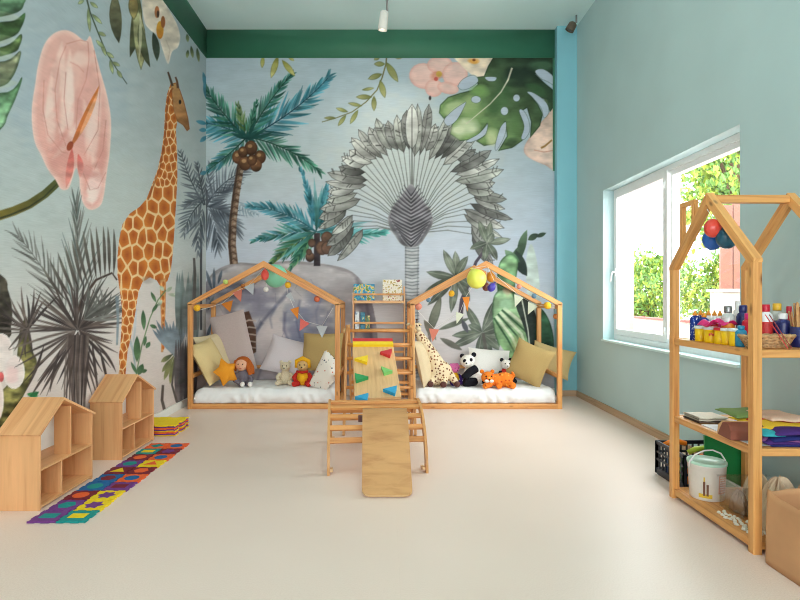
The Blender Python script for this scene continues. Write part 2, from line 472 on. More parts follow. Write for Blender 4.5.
    # orchid with long leaves
    for x0, y0, x1, y1, w, c, c2, b in [(115, -8, 119, 43, 12, (116, 116, 88), (52, 56, 44), 3), (137, -8, 130, 57, 11, (110, 112, 76), (60, 66, 46), -6), (134, 2, 141, 70, 12, (168, 170, 130), (150, 152, 110), -4), (140, 20, 150, 67, 8, (150, 156, 112), (50, 60, 44), 5), (153, 32, 157, 61, 7, (44, 56, 48), (60, 72, 60), -2), (133, -8, 134, 20, 10, (110, 96, 60), (150, 140, 90), 0)]:
        cv.blade(x0, y0, x1, y1, w, c, c2, bend=b, edge=(70, 74, 52), ew=1.3, var=0.25)
    cv.blade(140, 12, 139, 60, 3, (206, 206, 176), bend=-2, alpha=.7)
    O = [(143, -6), (144, 20), (150, 30), (158, 36), (162, 48), (168, 64), (172, 52), (178, 47), (180, 36), (176, 22), (166, 5), (160, -6)]
    cv.poly(cv.spline(O), (224, 212, 196), (216, 206, 190), edge=(232, 222, 210), ew=3)
    cv.ellipse(160, 30, 3.6, 9, (206, 160, 60), (190, 120, 40)); cv.ellipse(157, 12, 2.4, 6, (170, 110, 70)); cv.ellipse(158, 14, 1.2, 3.6, (60, 44, 36))
    cv.ellipse(163, 22, 2.2, 6, (150, 90, 50)); cv.stroke([(166, 40), (170, 50), (168, 60)], 1, 1, (200, 186, 170))
    for x0, y0, x1, y1 in [(187, 34, 188, 42), (191, 46, 193, 58), (197, 48, 199, 62), (188, 50, 187, 58)]:
        cv.blade(x0, y0, x1, y1, 3, (60, 78, 56), (150, 160, 110))
    # left bottom mossy branch with white orchid
    cv.poly(cv.spline([(-60, 240), (0, 274), (8, 290), (12, 308), (11, 326), (4, 340), (-60, 350)]), (78, 72, 62), (60, 56, 48), var=0.5)
    cv.poly(cv.spline([(27, 318), (30, 345), (37, 362), (31, 380), (20, 402), (6, 424), (-14, 450), (-60, 450), (-12, 402), (8, 384), (16, 362), (20, 330)]), (112, 108, 66), (118, 112, 64), edge=(72, 70, 48), ew=3, var=0.5)
    for x, y, rx, ry in [(1, 352, 12, 19), (-8, 400, 12, 26), (14, 372, 11, 17)]:
        cv.ellipse(x, y, rx, ry, (230, 212, 208), (236, 224, 218), edge=(236, 226, 222), ew=3, var=0.05)
    cv.ellipse(1, 377, 3, 5, (206, 96, 96)); cv.blob(12, 375, 7, 8, (236, 190, 190), 0.5)
    # dark palm cluster
    g1 = [(96, 96, 92), (120, 120, 116), (80, 78, 74)]; g2 = [(84, 72, 68), (60, 52, 52), (108, 96, 90)]
    cv.frond(76, 325, 76, 206, 4, 15, 56, 2.4, g1 + [(76, 90, 88)], (84, 88, 84), ang=0.34, R=R, alpha=0.85)
    cv.frond(74, 328, 20, 238, 8, 15, 46, 2.4, g1, (90, 88, 84), ang=0.62, R=R, alpha=0.85)
    for i in range(13):
        t = i / 12; bx, by = lerp(66, 118, t), 300 - 34 * math.sin(t * 1.5) + 8 * t
        cv.blade(bx, by, bx - 22 + 26 * t + R.uniform(-2, 2), by - 34 - 16 * math.sin(t * 2.6), 3, (70, 62, 58), (110, 108, 100), bend=-3 + 5 * t)
    cv.stroke([(72, 330), (82, 300), (96, 280), (112, 273), (117, 280)], 3.2, 1.6, (74, 60, 54))
    for cxx, cyy, a0, a1, L, n, cc in [(28, 330, -2.9, -0.9, 46, 15, g2), (28, 326, 1.4, 2.4, 34, 5, g2), (78, 330, -2.9, -0.3, 60, 26, g2), (76, 330, 2.0, 3.3, 68, 10, g2), (79, 330, -0.6, 1.1, 44, 12, g2), (78, 332, 1.1, 2.2, 56, 12, g2), (104, 318, -2.4, -0.4, 34, 10, g1), (84, 320, -1.5, -0.2, 50, 12, g1)]:
        for i in range(n):
            a = lerp(a0, a1, i / max(n - 1, 1)) + R.uniform(-.06, .06); l = L * R.uniform(.75, 1.1)
            cv.blade(cxx, cyy, cxx + l * math.cos(a), cyy + l * math.sin(a) + 0.12 * l, 2.3, cc[R.randrange(3)], cc[R.randrange(3)], bend=R.uniform(-4, 4), peak=0.4)
    for i in range(14):
        x = lerp(66, 86, i / 13)
        cv.stroke([(x + 2, 335), (x + R.uniform(-1, 1), 370), (x + R.uniform(-3, 3), 415)], R.uniform(1.5, 3), 1.5, g2[R.randrange(3)], alpha=.9)
    for x0, y0, x1, y1 in [(72, 345, 40, 395), (66, 350, 30, 398), (92, 340, 98, 392), (95, 342, 116, 372), (90, 345, 84, 405), (60, 350, 50, 392), (44, 345, 26, 390), (100, 350, 108, 384)]:
        cv.blade(x0, y0, x1, y1, 2.6, g2[1], g2[0], bend=R.uniform(-4, 4))
    # blue ribbons and vines round the giraffe's legs
    cv.stroke([(117, 296), (118, 320), (117, 345)], 3.5, 2, (120, 136, 146), alpha=.8); cv.stroke([(128, 335), (133, 350), (136, 372)], 3, 1.5, (150, 166, 172), alpha=.8)
    cv.stroke([(136, 300), (135, 330), (133, 345)], 2.4, 1.6, (180, 190, 200), alpha=.7)
    # giraffe
    cream, br = (232, 200, 150), (176, 96, 40)
    G = [(171, 84), (176, 83), (180, 90), (184, 102), (188, 118), (189.5, 129), (187, 131), (183, 125), (177, 121), (175.5, 130), (176.5, 150), (177, 178), (175.5, 205), (174, 230), (172.5, 252), (170.5, 270), (167, 281), (160, 285), (157, 280), (150, 277), (142, 282), (138, 292), (135, 312), (131, 335), (127, 352), (125, 376), (120, 376), (119.5, 355), (121.5, 335), (122.5, 310), (120.5, 292), (118, 275), (118, 255), (119.5, 240), (123, 224), (130, 214), (140, 207), (147, 199), (152, 186), (158, 170), (162, 152), (164.5, 132), (165.5, 110), (167.5, 94)]
    before = cv.C.copy()
    cv.poly(G, (206, 132, 66), edge=(150, 84, 40), ew=1.5, var=.1)
    # patches: cream net between brown cells
    reg = cv.region(110, 78, 192, 380)
    Y = cv.Y[reg]; X = np.broadcast_to(cv.X[reg[1]][None, :], Y.shape)
    pts = []
    yy = 85.0; k = 0
    while yy < 380:
        sz = 5.6 if yy < 185 else (10.4 if yy < 285 else 5.8)
        xx = 112 + (sz * .5 if k % 2 else 0)
        while xx < 192:
            pts.append((xx + R.uniform(-1, 1) * sz * .26, yy + R.uniform(-1, 1) * sz * .42, sz)); xx += sz
        yy += sz * 1.45; k += 1
    d1 = np.full(Y.shape, 1e9); dd = np.full(Y.shape, 1e9)
    for x, y, sz in pts:
        d = np.sqrt(((X - x) / sz) ** 2 + ((Y - y) / (sz * 1.6)) ** 2)
        lo = np.minimum(d, d1); dd = np.minimum(dd, np.maximum(d, d1)); d1 = lo
    e = np.clip(((dd - d1) - 0.09) / 0.09, 0, 1)[..., None]
    core = np.clip(1 - d1 * 1.5, 0, 1)[..., None]
    col = np.array(cream) / 255 * (1 - e) + e * (np.array((214, 132, 56)) / 255 * (1 - core) + np.array((164, 82, 34)) / 255 * core)
    inside = np.clip(np.abs(cv.C[reg] - before[reg]).sum(axis=2) * 12, 0, 1)
    inside *= ((X < 177) | (Y > 135)) * 1.0
    cv.comp(reg, inside * 0.95, col)
    cv.poly([(171, 84), (176, 83), (180, 90), (184, 102), (188, 118), (189.5, 129), (187, 131), (183, 125), (177, 121), (173, 108)], (196, 150, 96), (150, 100, 60), edge=(120, 70, 40), ew=1, var=.2)
    cv.stroke([(168, 72), (170, 78), (172.5, 86)], 1.6, 2.4, (78, 60, 48)); cv.stroke([(175.5, 77), (177, 81), (178, 88)], 1.5, 2.4, (90, 62, 44))
    cv.ellipse(180, 102, 1.2, 2.2, (30, 24, 20)); cv.stroke([(173, 88), (169, 94), (166, 118), (165, 140), (160, 168), (148, 200)], 1.6, 1.4, (140, 74, 36), alpha=.7)
    cv.poly([(160, 280), (166, 278), (165.5, 310), (164, 340), (163.2, 352), (161, 352), (161.5, 330), (160.5, 305)], (216, 160, 100), (196, 150, 100), edge=(180, 110, 60), ew=1)
    for y in range(284, 350, 7): cv.ellipse(163 + R.uniform(-.6, .6), y, 1.3, 2.6, (180, 100, 44))
    cv.stroke([(120, 372), (119, 392), (120, 402)], 3, 2, (214, 170, 120), alpha=.8)
    cv.blob(148, 280, 6, 4, (150, 140, 134), .5)
    # vines
    cv.stroke([(166, 290), (158, 300), (150, 318), (142, 345), (136, 375)], 1.2, 1, (104, 128, 90))
    for x0, y0, x1, y1, w in [(144, 330, 143, 310, 4.5), (137, 362, 137, 336, 6.5), (150, 325, 157, 328, 3.5), (146, 348, 150, 342, 4), (144, 346, 146, 336, 3), (138, 375, 143, 364, 6), (137, 374, 131, 362, 3), (141, 372, 147, 370, 3.5), (152, 312, 158, 304, 3), (156, 302, 151, 292, 3)]:
        cv.blade(x0, y0, x1, y1, w, (98, 130, 88), (60, 92, 66), edge=(70, 100, 74), ew=1)
    for x0, y0, x1, y1 in [(166, 292, 172, 287), (168, 294, 178, 296), (174, 295, 180, 290), (176, 296, 182, 300), (162, 300, 158, 306), (164, 291, 160, 286)]:
        cv.blade(x0, y0, x1, y1, 3.4, (196, 204, 186), (150, 168, 140))
    # blue grey fan palm behind and the dark leaves of the corner
    for i in range(11):
        a = lerp(-2.25, -1.15, i / 10); l = R.uniform(32, 42)
        cv.blade(174, 356, 174 + l * math.cos(a), 356 + l * math.sin(a), 3.6, (136, 148, 156), (110, 124, 134), peak=.6)
    for x0, y0, x1, y1, c in [(174, 356, 162, 372, (90, 96, 64)), (173, 356, 164, 380, (120, 124, 84)), (174, 357, 170, 384, (104, 110, 70)), (175, 357, 176, 378, (90, 100, 70)), (173, 354, 161, 362, (70, 76, 60))]:
        cv.blade(x0, y0, x1, y1, 4.5, c, (140, 142, 96), peak=.6)
    for i in range(9):
        x = 179 + i * 2.4
        cv.blade(x - 2, 345 + R.uniform(-15, 15), x + R.uniform(-2, 2), 268 + R.uniform(0, 22), 4.6, (96, 108, 106), (136, 150, 148), bend=R.uniform(-1, 1), peak=.5)
        cv.blade(x - 3, 340, x - 3 + R.uniform(-2, 2), 410, 4, (84, 80, 84), (120, 112, 112), bend=R.uniform(-2, 2))
    cv.stroke([(175, 358), (172, 385), (177, 402)], 1.5, 2.5, (90, 84, 80)); cv.blade(177, 384, 186, 378, 5, (96, 96, 92)); cv.stroke([(163, 385), (162, 400), (165, 412)], 2.4, 3.2, (96, 84, 78))
    cv.stroke([(194, 258), (195, 275), (194, 300), (195, 330)], 2.2, 4.2, (96, 92, 90)); cv.stroke([(201.5, 225), (201, 260), (201, 330)], 2.0, 2.0, (66, 68, 72))
    cv.blob(190, 330, 12, 50, (110, 110, 112), .35)
    # grey fern palm (left half)
    fg = [(92, 100, 108), (70, 78, 86), (120, 128, 134)]
    cv.frond(204, 205, 181, 153, -4, 13, 15, 2.0, fg, (76, 84, 90), R=R, ang=1.0)
    cv.frond(204, 200, 184, 232, 6, 11, 20, 2.2, fg, (76, 84, 90), R=R, ang=.8); cv.frond(204, 198, 186, 205, 3, 9, 14, 2.2, fg, (76, 84, 90), R=R)
    cv.frond(205, 205, 197, 165, 0, 11, 14, 2.2, fg, (76, 84, 90), R=R); cv.frond(204, 205, 198, 250, 4, 10, 22, 2.4, fg, R=R, ang=.5)
    # teal palm leaves crossing the corner
    for x0, y0, x1, y1 in [(207, 90, 203, 72), (207, 100, 204, 82), (207, 124, 196, 121), (207, 130, 199, 130), (207, 136, 200, 142), (207, 172, 200, 174)]:
        cv.blade(x0, y0, x1, y1, 4, (60, 120, 140), (90, 150, 170))
    cv.blade(38, 396, 27, 394, 5, (60, 130, 76)); cv.blade(30, 396, 39, 392, 4, (40, 100, 60))

def paint_back(cv):
    R = random.Random(5)
    T = np.clip((cv.Y - 58) / 340.0, 0, 1)[..., None]
    stops = [(0.0, (170, 188, 198)), (0.3, (184, 197, 200)), (0.58, (192, 200, 212)), (0.75, (208, 206, 208)), (1.0, (216, 202, 200))]
    cv.C[:] = 0
    for (a, ca), (b, cb) in zip(stops, stops[1:]):
        m = (T >= a) & (T <= b); k = (T - a) / (b - a)
        cv.C[:] = np.where(m, np.array(ca) / 255 * (1 - k) + np.array(cb) / 255 * k, cv.C)
    xs = np.clip((cv.X - 450) / 100.0, 0, 1)[None, :, None]
    cv.C = cv.C * (1 - .45 * xs) + np.array((168, 186, 204)) / 255 * .45 * xs
    cv.C *= (1 + 0.03 * (cv.N2 - 0.5) + 0.04 * (cv.N - 0.5))[..., None]
    cv.blob(411, 160, 80, 70, (206, 212, 206), .6)
    # ---- elephant
    E = cv.spline([(196, 410), (192, 350), (200, 300), (212, 274), (235, 263), (262, 264), (290, 261), (330, 265), (352, 272), (366, 288), (374, 312), (378, 345), (380, 410)], 5)
    pre = cv.C.copy()
    cv.poly(E, (190, 184, 186), (178, 172, 178), edge=(140, 134, 138), ew=4, var=.14)
    clip = np.clip(np.abs(cv.C - pre).sum(axis=2) * 14, 0, 1)
    for x, y, rx, ry, c, a, r in [(222, 285, 24, 12, (120, 122, 132), .75, -.4), (210, 300, 14, 16, (96, 98, 110), .7, 0), (238, 292, 20, 12, (104, 104, 124), .7, .3), (258, 300, 20, 22, (112, 114, 138), .7, .7), (285, 318, 14, 26, (206, 198, 196), .9, .5), (246, 330, 12, 18, (120, 112, 116), .7, 0), (222, 325, 18, 22, (200, 188, 186), .9, 0), (232, 276, 22, 5, (196, 182, 174), .8, -.2),
                                  (272, 348, 24, 30, (216, 202, 200), 1.2, .3), (252, 372, 16, 18, (196, 184, 188), .7, 0), (300, 290, 22, 26, (190, 188, 192), .8, .4), (325, 280, 30, 14, (176, 172, 176), .7, .1), (345, 300, 20, 22, (164, 156, 160), .8, 0), (298, 325, 16, 22, (96, 104, 136), .8, -.2), (318, 318, 14, 26, (130, 132, 152), .8, 0),
                                  (330, 345, 16, 24, (140, 136, 150), .7, 0), (366, 315, 8, 28, (100, 94, 104), .8, -.15), (285, 392, 40, 12, (84, 88, 112), .6, 0), (312, 300, 10, 18, (150, 152, 176), .6, .4), (246, 280, 16, 7, (150, 146, 150), .6, -.3), (265, 268, 22, 5, (170, 160, 158), .6, 0), (340, 272, 16, 5, (160, 152, 154), .5, .3), (232, 300, 8, 22, (80, 84, 100), .5, .3)]:
        cv.blob(x, y, rx, ry, c, a * .72, r, clip)
    for S, w, c in [([(290, 290), (276, 306), (262, 322), (255, 336)], 2.6, (60, 68, 96)), ([(276, 306), (270, 318), (272, 328)], 1.6, (90, 96, 120)), ([(285, 312), (284, 330), (290, 345), (306, 352)], 2.0, (60, 64, 96)),
                    ([(284, 338), (272, 352), (262, 366), (256, 384)], 2.2, (96, 96, 120)), ([(200, 306), (214, 292), (236, 284), (256, 284)], 1.6, (96, 92, 96)), ([(322, 296), (316, 312), (318, 330)], 1.4, (110, 112, 140)), ([(336, 300), (328, 314), (324, 326)], 1.2, (100, 104, 128)), ([(356, 278), (366, 300), (371, 330), (372, 360)], 2.4, (84, 78, 90)),
                    ([(196, 300), (212, 275), (235, 264), (262, 265), (290, 262), (330, 266), (352, 273), (366, 290)], 1.0, (130, 124, 124)), ([(300, 300), (296, 320), (300, 338)], 1.4, (70, 76, 110)), ([(262, 322), (256, 330), (248, 336)], 3, (56, 60, 80))]:
        cv.stroke(S, w * 1.6, w * .6, c, alpha=.45, soft=2.5)
    for i in range(26):
        x, y = R.uniform(205, 355), R.uniform(275, 350)
        cv.stroke([(x, y), (x + R.uniform(-3, 3), y + 5), (x + R.uniform(-5, 5), y + 12)], .9, .4, (110, 108, 130), alpha=.35)
    # wood trunk seen behind pillow
    cv.poly([(241, 313), (249, 311), (256, 330), (256, 352), (250, 356), (245, 335)], (92, 66, 56), (110, 80, 66), var=.3)
    for y in (320, 327, 334, 341, 347): cv.stroke([(244, y + 2), (249, y), (256, y + 1)], 1.8, 1.2, (190, 170, 156))
    # tiny grasses left
    for x0, y0, x1, y1 in [(212, 290, 206, 270), (214, 290, 214, 268), (210, 300, 200, 286), (218, 284, 222, 270), (208, 310, 214, 296), (212, 330, 222, 318), (206, 340, 212, 322)]:
        cv.blade(x0, y0, x1, y1, 3, (70, 80, 92), (110, 120, 130))
    # ---- grey palm by the corner (right half)
    fg = [(92, 100, 108), (66, 74, 84), (112, 120, 128)]
    cv.frond(206, 206, 252, 168, -12, 16, 22, 2.3, fg, (70, 78, 86), R=R, ang=.9); cv.frond(206, 208, 238, 184, -6, 12, 16, 2.2, fg, R=R)
    cv.frond(206, 206, 236, 232, -14, 14, 26, 2.4, fg, (70, 78, 86), R=R, ang=.9, droop=.35); cv.frond(206, 206, 218, 246, -6, 12, 26, 2.4, fg, R=R, ang=.7, droop=.3)
    cv.frond(206, 208, 226, 214, -4, 10, 20, 2.4, fg, R=R, droop=.3); cv.frond(204, 206, 210, 165, 2, 11, 15, 2.2, fg, R=R); cv.frond(236, 200, 256, 214, 4, 8, 12, 1.8, [(140, 160, 172)], R=R)
    cv.stroke([(206, 190), (205, 215), (204, 250)], 4, 5, (84, 90, 96))
    # ---- palm A
    tr = [(243, 150), (240, 170), (236, 195), (233, 220), (232, 245), (234, 264)]
    cv.stroke(tr, 6.2, 8.2, (112, 88, 70), (124, 102, 86), var=.3); cv.stroke([(x - 2.6, y) for x, y in tr], 1.8, 2.4, (62, 48, 42), alpha=.8)
    for i in range(16):
        y = 162 + i * 6.5; x = np.interp(y, [p[1] for p in tr], [p[0] for p in tr])
        cv.stroke([(x - 3.5, y + 1), (x, y - 1), (x + 3.6, y + 1)], 1, 1, (70, 52, 44), alpha=.8); cv.blob(x + 1.5, y + 3, 1.8, 1.6, (190, 170, 150), .6)
    te = [(44, 108, 122), (60, 128, 148), (28, 78, 84), (90, 156, 172)]; gr = [(50, 110, 92), (34, 84, 66), (84, 148, 122), (26, 66, 58)]; ol = [(90, 120, 60), (120, 140, 84), (50, 80, 44)]
    cv.frond(246, 138, 198, 122, 6, 20, 24, 3.2, te, (30, 70, 80), R=R, ang=.8, droop=.15); cv.frond(246, 138, 205, 172, -3, 16, 18, 2.8, gr + te, (30, 70, 60), R=R, ang=.6)
    cv.frond(246, 138, 204, 86, -4, 20, 22, 3.2, gr, (30, 60, 50), R=R, ang=.8); cv.frond(247, 138, 328, 78, 10, 26, 30, 3.4, te, (24, 60, 74), R=R, ang=.65)
    cv.frond(247, 138, 290, 76, -4, 22, 22, 3.2, gr + [(60, 120, 120)], (30, 66, 54), R=R, ang=.6); cv.frond(248, 137, 318, 170, -10, 22, 22, 2.8, gr, (30, 66, 54), R=R, ang=.7, droop=.2)
    cv.frond(247, 138, 238, 106, 0, 10, 14, 2.4, ol, R=R, ang=.5); cv.frond(248, 138, 256, 104, 0, 10, 14, 2.4, gr, R=R, ang=.4)
    for i in range(12): cv.blade(247, 139, 247 + R.uniform(-18, 22), 139 + R.uniform(-20, 4), 3, (24, 60, 58), (40, 90, 84))
    for x, y, r in [(238, 157, 6), (260, 157, 6), (245, 163, 6.5), (256, 165, 6), (251, 148, 6.5), (243, 152, 5), (252, 160, 5)]:
        cv.ellipse(x, y, r, r * 1.15, (122, 86, 58), (78, 52, 36), edge=(60, 40, 30), ew=2, var=.3); cv.ellipse(x - 1, y - 2, r * .35, r * .3, (200, 160, 110), alpha=.7)
    # ---- palm B
    cv.frond(316, 230, 302, 172, 2, 14, 16, 3.4, te, R=R, ang=.3); cv.frond(316, 230, 326, 190, 0, 14, 20, 3.8, te + [(90, 160, 170)], R=R, ang=.35)
    cv.frond(316, 230, 336, 200, 0, 12, 18, 3.4, gr + te, R=R, ang=.4)
    cv.frond(315, 231, 250, 206, 10, 22, 20, 3.0, te, (40, 90, 100), R=R, ang=.8); cv.frond(315, 232, 256, 240, 5, 18, 20, 3.0, te + gr + [(120, 176, 186)], R=R, ang=.5)
    cv.frond(314, 232, 272, 262, 3, 16, 22, 3.6, gr + ol, R=R, ang=.45); cv.frond(314, 233, 292, 266, 0, 14, 18, 3.4, gr + [(110, 160, 110)], R=R, ang=.35)
    cv.frond(317, 232, 384, 232, 6, 20, 22, 3.2, [(72, 150, 144), (50, 120, 110), (120, 184, 180)], (40, 100, 90), R=R, ang=.5); cv.frond(317, 233, 352, 246, 3, 14, 14, 3.0, gr, R=R, ang=.5)
    cv.stroke([(317, 233), (317, 250), (317, 266)], 6, 6.5, (72, 62, 64), (60, 54, 60), var=.3)
    for i in range(16):
        a = R.choice((R.uniform(-2.9, -2.4), R.uniform(2.3, 2.9), R.uniform(-.35, .1), R.uniform(-1.8, -1.2))); l = R.uniform(34, 62)
        cv.blade(316, 232, 316 + l * math.cos(a), 232 + l * math.sin(a), 3, R.choice(te + gr), (120, 184, 190), bend=R.uniform(-4, 4), alpha=.75)
    for x, y, r in [(310, 257, 4.6), (327, 238, 6), (322, 248, 6.5), (327, 248, 6), (312, 243, 4), (309, 252, 3)]:
        cv.ellipse(x, y, r, r * 1.1, (132, 100, 80), (90, 70, 62), edge=(60, 48, 44), ew=2, var=.25)
    # ---- traveller's palm
    cx, cy = 412, 208
    cv.poly([(405, 240), (419, 240), (418, 300), (420, 410), (404, 410), (405, 300)], (190, 194, 196), (180, 184, 190), edge=(120, 124, 128), ew=2)
    for i in range(46):
        y = 244 + i * 3.4; cv.stroke([(405, y + R.uniform(-1, 1)), (412, y + 1), (419, y + R.uniform(-1, 1))], .9, .9, (96, 100, 106), alpha=.8)
    n = 42; leaves = []
    for i in range(n):
        u = -1 + 2 * i / (n - 1); th = u * 1.98
        r0 = 60 + R.uniform(-9, 6); r1 = 92 + R.uniform(-10, 9)
        leaves.append((th, r0, r1))
    for th, r0, r1 in leaves:
        x1, y1 = cx + r0 * 1.0 * math.sin(th), cy - r0 * math.cos(th)
        bx, by = cx + 12 * math.sin(th), cy + 18 - 16 * math.cos(th)
        cv.stroke([(bx, by), (lerp(bx, x1, .5), lerp(by, y1, .5) - 3), (x1, y1)], 1.1, .7, (92, 96, 92), alpha=.75)
    order = sorted(leaves, key=lambda q: -abs(q[0]))
    for th, r0, r1 in order:
        sg = 1 if th > 0 else -1; curl = sg * min(abs(th), 1) * .18
        x0, y0 = cx + r0 * math.sin(th), cy - r0 * math.cos(th); x1, y1 = cx + r1 * math.sin(th + curl), cy - r1 * 1.06 * math.cos(th + curl)
        wd = R.uniform(8, 12)
        tone = R.choice([(190, 192, 186), (212, 214, 208), (150, 152, 148), (186, 190, 182)])
        cv.blade(x0, y0, x1, y1, wd, shade3(tone, R.choice((.42, .6, .8))), shade3(tone, R.uniform(.9, 1.12)), bend=sg * 3, edge=(40, 40, 40), ew=.9, var=.2, p=.5, peak=R.uniform(.4, .6))
        cv.stroke([(x0, y0), ((x0 + x1) / 2 + sg * 1, (y0 + y1) / 2), (x1, y1)], .8, .6, (72, 72, 70), alpha=.7)
        dx, dy = x1 - x0, y1 - y0; L = math.hypot(dx, dy); nx, ny = -dy / L, dx / L
        for k in range(5):
            t = R.uniform(.2, .85); px, py = x0 + dx * t, y0 + dy * t; q = R.choice((-1, 1)) * wd * .42
            cv.stroke([(px, py), (px + nx * q * .5 + dx / L * 1.5, py + ny * q * .5 + dy / L * 1.5), (px + nx * q + dx / L * 3, py + ny * q + dy / L * 3)], .8, 1.0, (66, 66, 64), alpha=.7)
    cv.blade(412, 150, 412, 104, 13, (176, 178, 172), (222, 224, 218), edge=(40, 40, 40), ew=.9, p=.5); cv.stroke([(412, 186), (412, 150), (412, 107)], 1.1, .6, (60, 60, 58))
    cv.poly(cv.spline([(411, 184), (420, 196), (430, 210), (433, 222), (426, 236), (418, 246), (404, 246), (395, 236), (388, 222), (391, 210), (401, 196)]), (124, 122, 128), (104, 104, 110), edge=(150, 150, 150), ew=2, var=.2)
    for i in range(15):
        y = 196 + i * 3.6; w = min(20, 7 + i * 2.1) if i < 9 else 21 - (i - 9) * 2.2
        for q in (-1, 1):
            cv.stroke([(411, y), (411 + q * w * .5, y - 5), (411 + q * w, y - 11)], 1.4, .8, (62, 60, 66), alpha=.85); cv.stroke([(411, y + 1.8), (411 + q * w * .5, y - 3), (411 + q * w, y - 9)], .8, .6, (176, 176, 178), alpha=.7)
    # ---- hanging twig, leaves
    tw = [(387, 52), (386, 64), (382, 78), (377, 90), (366, 102), (352, 112), (336, 118), (322, 122)]
    cv.stroke(tw, 1.4, .7, (104, 100, 62))
    for x0, y0, x1, y1, w in [(385, 64, 374, 64, 5), (386, 62, 398, 82, 7), (382, 74, 368, 79, 5.5), (380, 80, 385, 98, 6), (372, 97, 356, 97, 5), (374, 96, 374, 111, 5), (362, 90, 374, 88, 3), (362, 106, 348, 103, 3.6), (358, 110, 350, 124, 4.5), (348, 112, 336, 108, 3.6), (346, 115, 338, 126, 4), (336, 118, 324, 118, 3), (394, 56, 402, 58, 4), (380, 56, 374, 60, 4)]:
        cv.blade(x0, y0, x1, y1, w, (112, 120, 68), (176, 176, 124), edge=(92, 100, 60), ew=1)
    for x0, y0, x1, y1, w in [(263, 56, 262, 68, 4), (278, 56, 271, 78, 6), (282, 60, 295, 76, 5.5), (288, 56, 294, 61, 3)]:
        cv.blade(x0, y0, x1, y1, w, (130, 132, 60), (200, 196, 130), edge=(120, 120, 60), ew=1)
    # ---- blush flowers
    for x, y, rx, ry, r in [(424, 76, 15, 13, .2), (440, 65, 13, 9, 0), (455, 74, 13, 12, -.3), (434, 88, 9, 9, .4), (448, 88, 11, 6, .2)]:
        cv.ellipse(x, y, rx, ry, (236, 202, 192), (234, 190, 180), rot=r, edge=(222, 164, 150), ew=3, var=.05, alpha=.95)
    cv.blob(436, 76, 7, 5, (214, 130, 100), .6); cv.ellipse(439, 74, 3, 3, (222, 180, 90)); cv.ellipse(436, 79, 2, 2, (190, 90, 80)); cv.ellipse(430, 98, 1.2, 2.2, (60, 50, 50))
    cv.poly(cv.spline([(456, 56), (492, 56), (492, 66), (488, 75), (478, 78), (468, 72), (460, 64)]), (236, 216, 190), (232, 214, 196)); cv.blob(474, 61, 6, 3, (230, 160, 60), .8); cv.ellipse(474, 60, 1.6, 1.2, (120, 60, 30))
    cv.poly(cv.spline([(557, 110), (545, 118), (532, 134), (524, 148), (528, 157), (545, 165), (557, 167)]), (228, 196, 178), (232, 204, 190), edge=(212, 170, 150), ew=2); cv.stroke([(552, 140), (545, 146), (541, 148)], 1.6, 2, (150, 110, 60)); cv.stroke([(556, 150), (544, 152), (534, 150)], .9, .9, (206, 150, 130))
    # ---- monstera
    M1 = [(494, 56), (488, 66), (484, 76), (470, 78), (478, 84), (472, 90), (460, 93), (448, 97), (440, 105), (439, 113), (444, 119), (452, 109), (462, 103), (466, 104), (460, 114), (452, 124), (450, 134), (460, 141), (470, 140), (480, 134), (487, 124), (486, 134), (476, 141), (484, 146), (495, 144), (502, 134), (505, 122), (507, 136), (498, 151), (512, 148), (522, 141), (527, 136), (524, 122), (520, 112), (527, 108), (531, 122), (530, 138), (540, 126), (543, 114), (538, 104), (530, 94), (544, 99), (550, 112), (556, 104), (556, 92), (546, 84), (535, 74), (548, 74), (556, 84), (557, 56)]
    cv.poly(M1, (44, 62, 48), (120, 150, 96), gd=((525, 60), (470, 130)), edge=(30, 46, 36), ew=1.5, var=.16)
    for x, y, rx, ry, c, a, r in [(465, 128, 15, 10, (214, 222, 188), .95, -.4), (454, 108, 12, 7, (176, 196, 146), .9, -.4), (470, 104, 14, 9, (176, 196, 140), .7, -.6), (480, 92, 10, 7, (130, 170, 100), .8, 0), (474, 112, 10, 12, (150, 176, 120), .6, .6), (492, 136, 7, 9, (196, 208, 160), .9, 0), (515, 125, 6, 14, (96, 130, 80), .6, 0), (500, 100, 10, 20, (70, 104, 66), .6, .6), (540, 66, 14, 6, (90, 130, 96), .6, 0), (520, 75, 20, 12, (36, 52, 44), .7, 0), (545, 108, 4, 8, (170, 190, 130), .5, 0), (537, 90, 12, 6, (70, 110, 70), .6, .5), (512, 142, 8, 5, (36, 50, 40), .5, 0)]:
        cl = np.ones(cv.Y.shape); cv.blob(x, y, rx, ry, c, a, r)
    for P in [[(462, 104), (466, 103), (457, 120), (448, 126), (444, 120), (452, 111)], [(485, 127), (488, 124), (485, 135), (472, 142), (466, 141), (478, 134)], [(500, 128), (506, 122), (505, 135), (497, 150), (495, 146)], [(519, 111), (523, 110), (528, 118), (530, 130), (525, 139), (521, 138), (524, 126)], [(527, 92), (534, 93), (546, 102), (549, 112), (544, 118), (541, 108), (533, 98)], [(535, 71), (543, 69), (553, 76), (556, 86), (548, 82), (540, 78)], [(463, 79), (472, 75), (477, 77), (478, 82), (470, 88), (462, 90), (458, 86)], [(485, 77), (496, 77), (495, 81), (488, 81)]]:
        cv.poly(cv.spline(P), (182, 194, 208), var=.03, edge=(60, 80, 64), ew=.7)
    for x, y, rx, ry in [(476, 99.5, 5, 3.8), (504.5, 111, 4, 4.4), (516.5, 98, 3.6, 3.8)]: cv.ellipse(x, y, rx, ry, (186, 198, 210), var=.03, edge=(50, 70, 56), ew=.7)
    cv.stroke([(512, 68), (508, 80), (501, 92), (490, 104), (478, 114), (466, 124)], 1.8, .6, (206, 200, 180))
    # ---- star shrubs behind the right bed
    sg = [(108, 118, 104), (134, 142, 128), (84, 92, 84)]
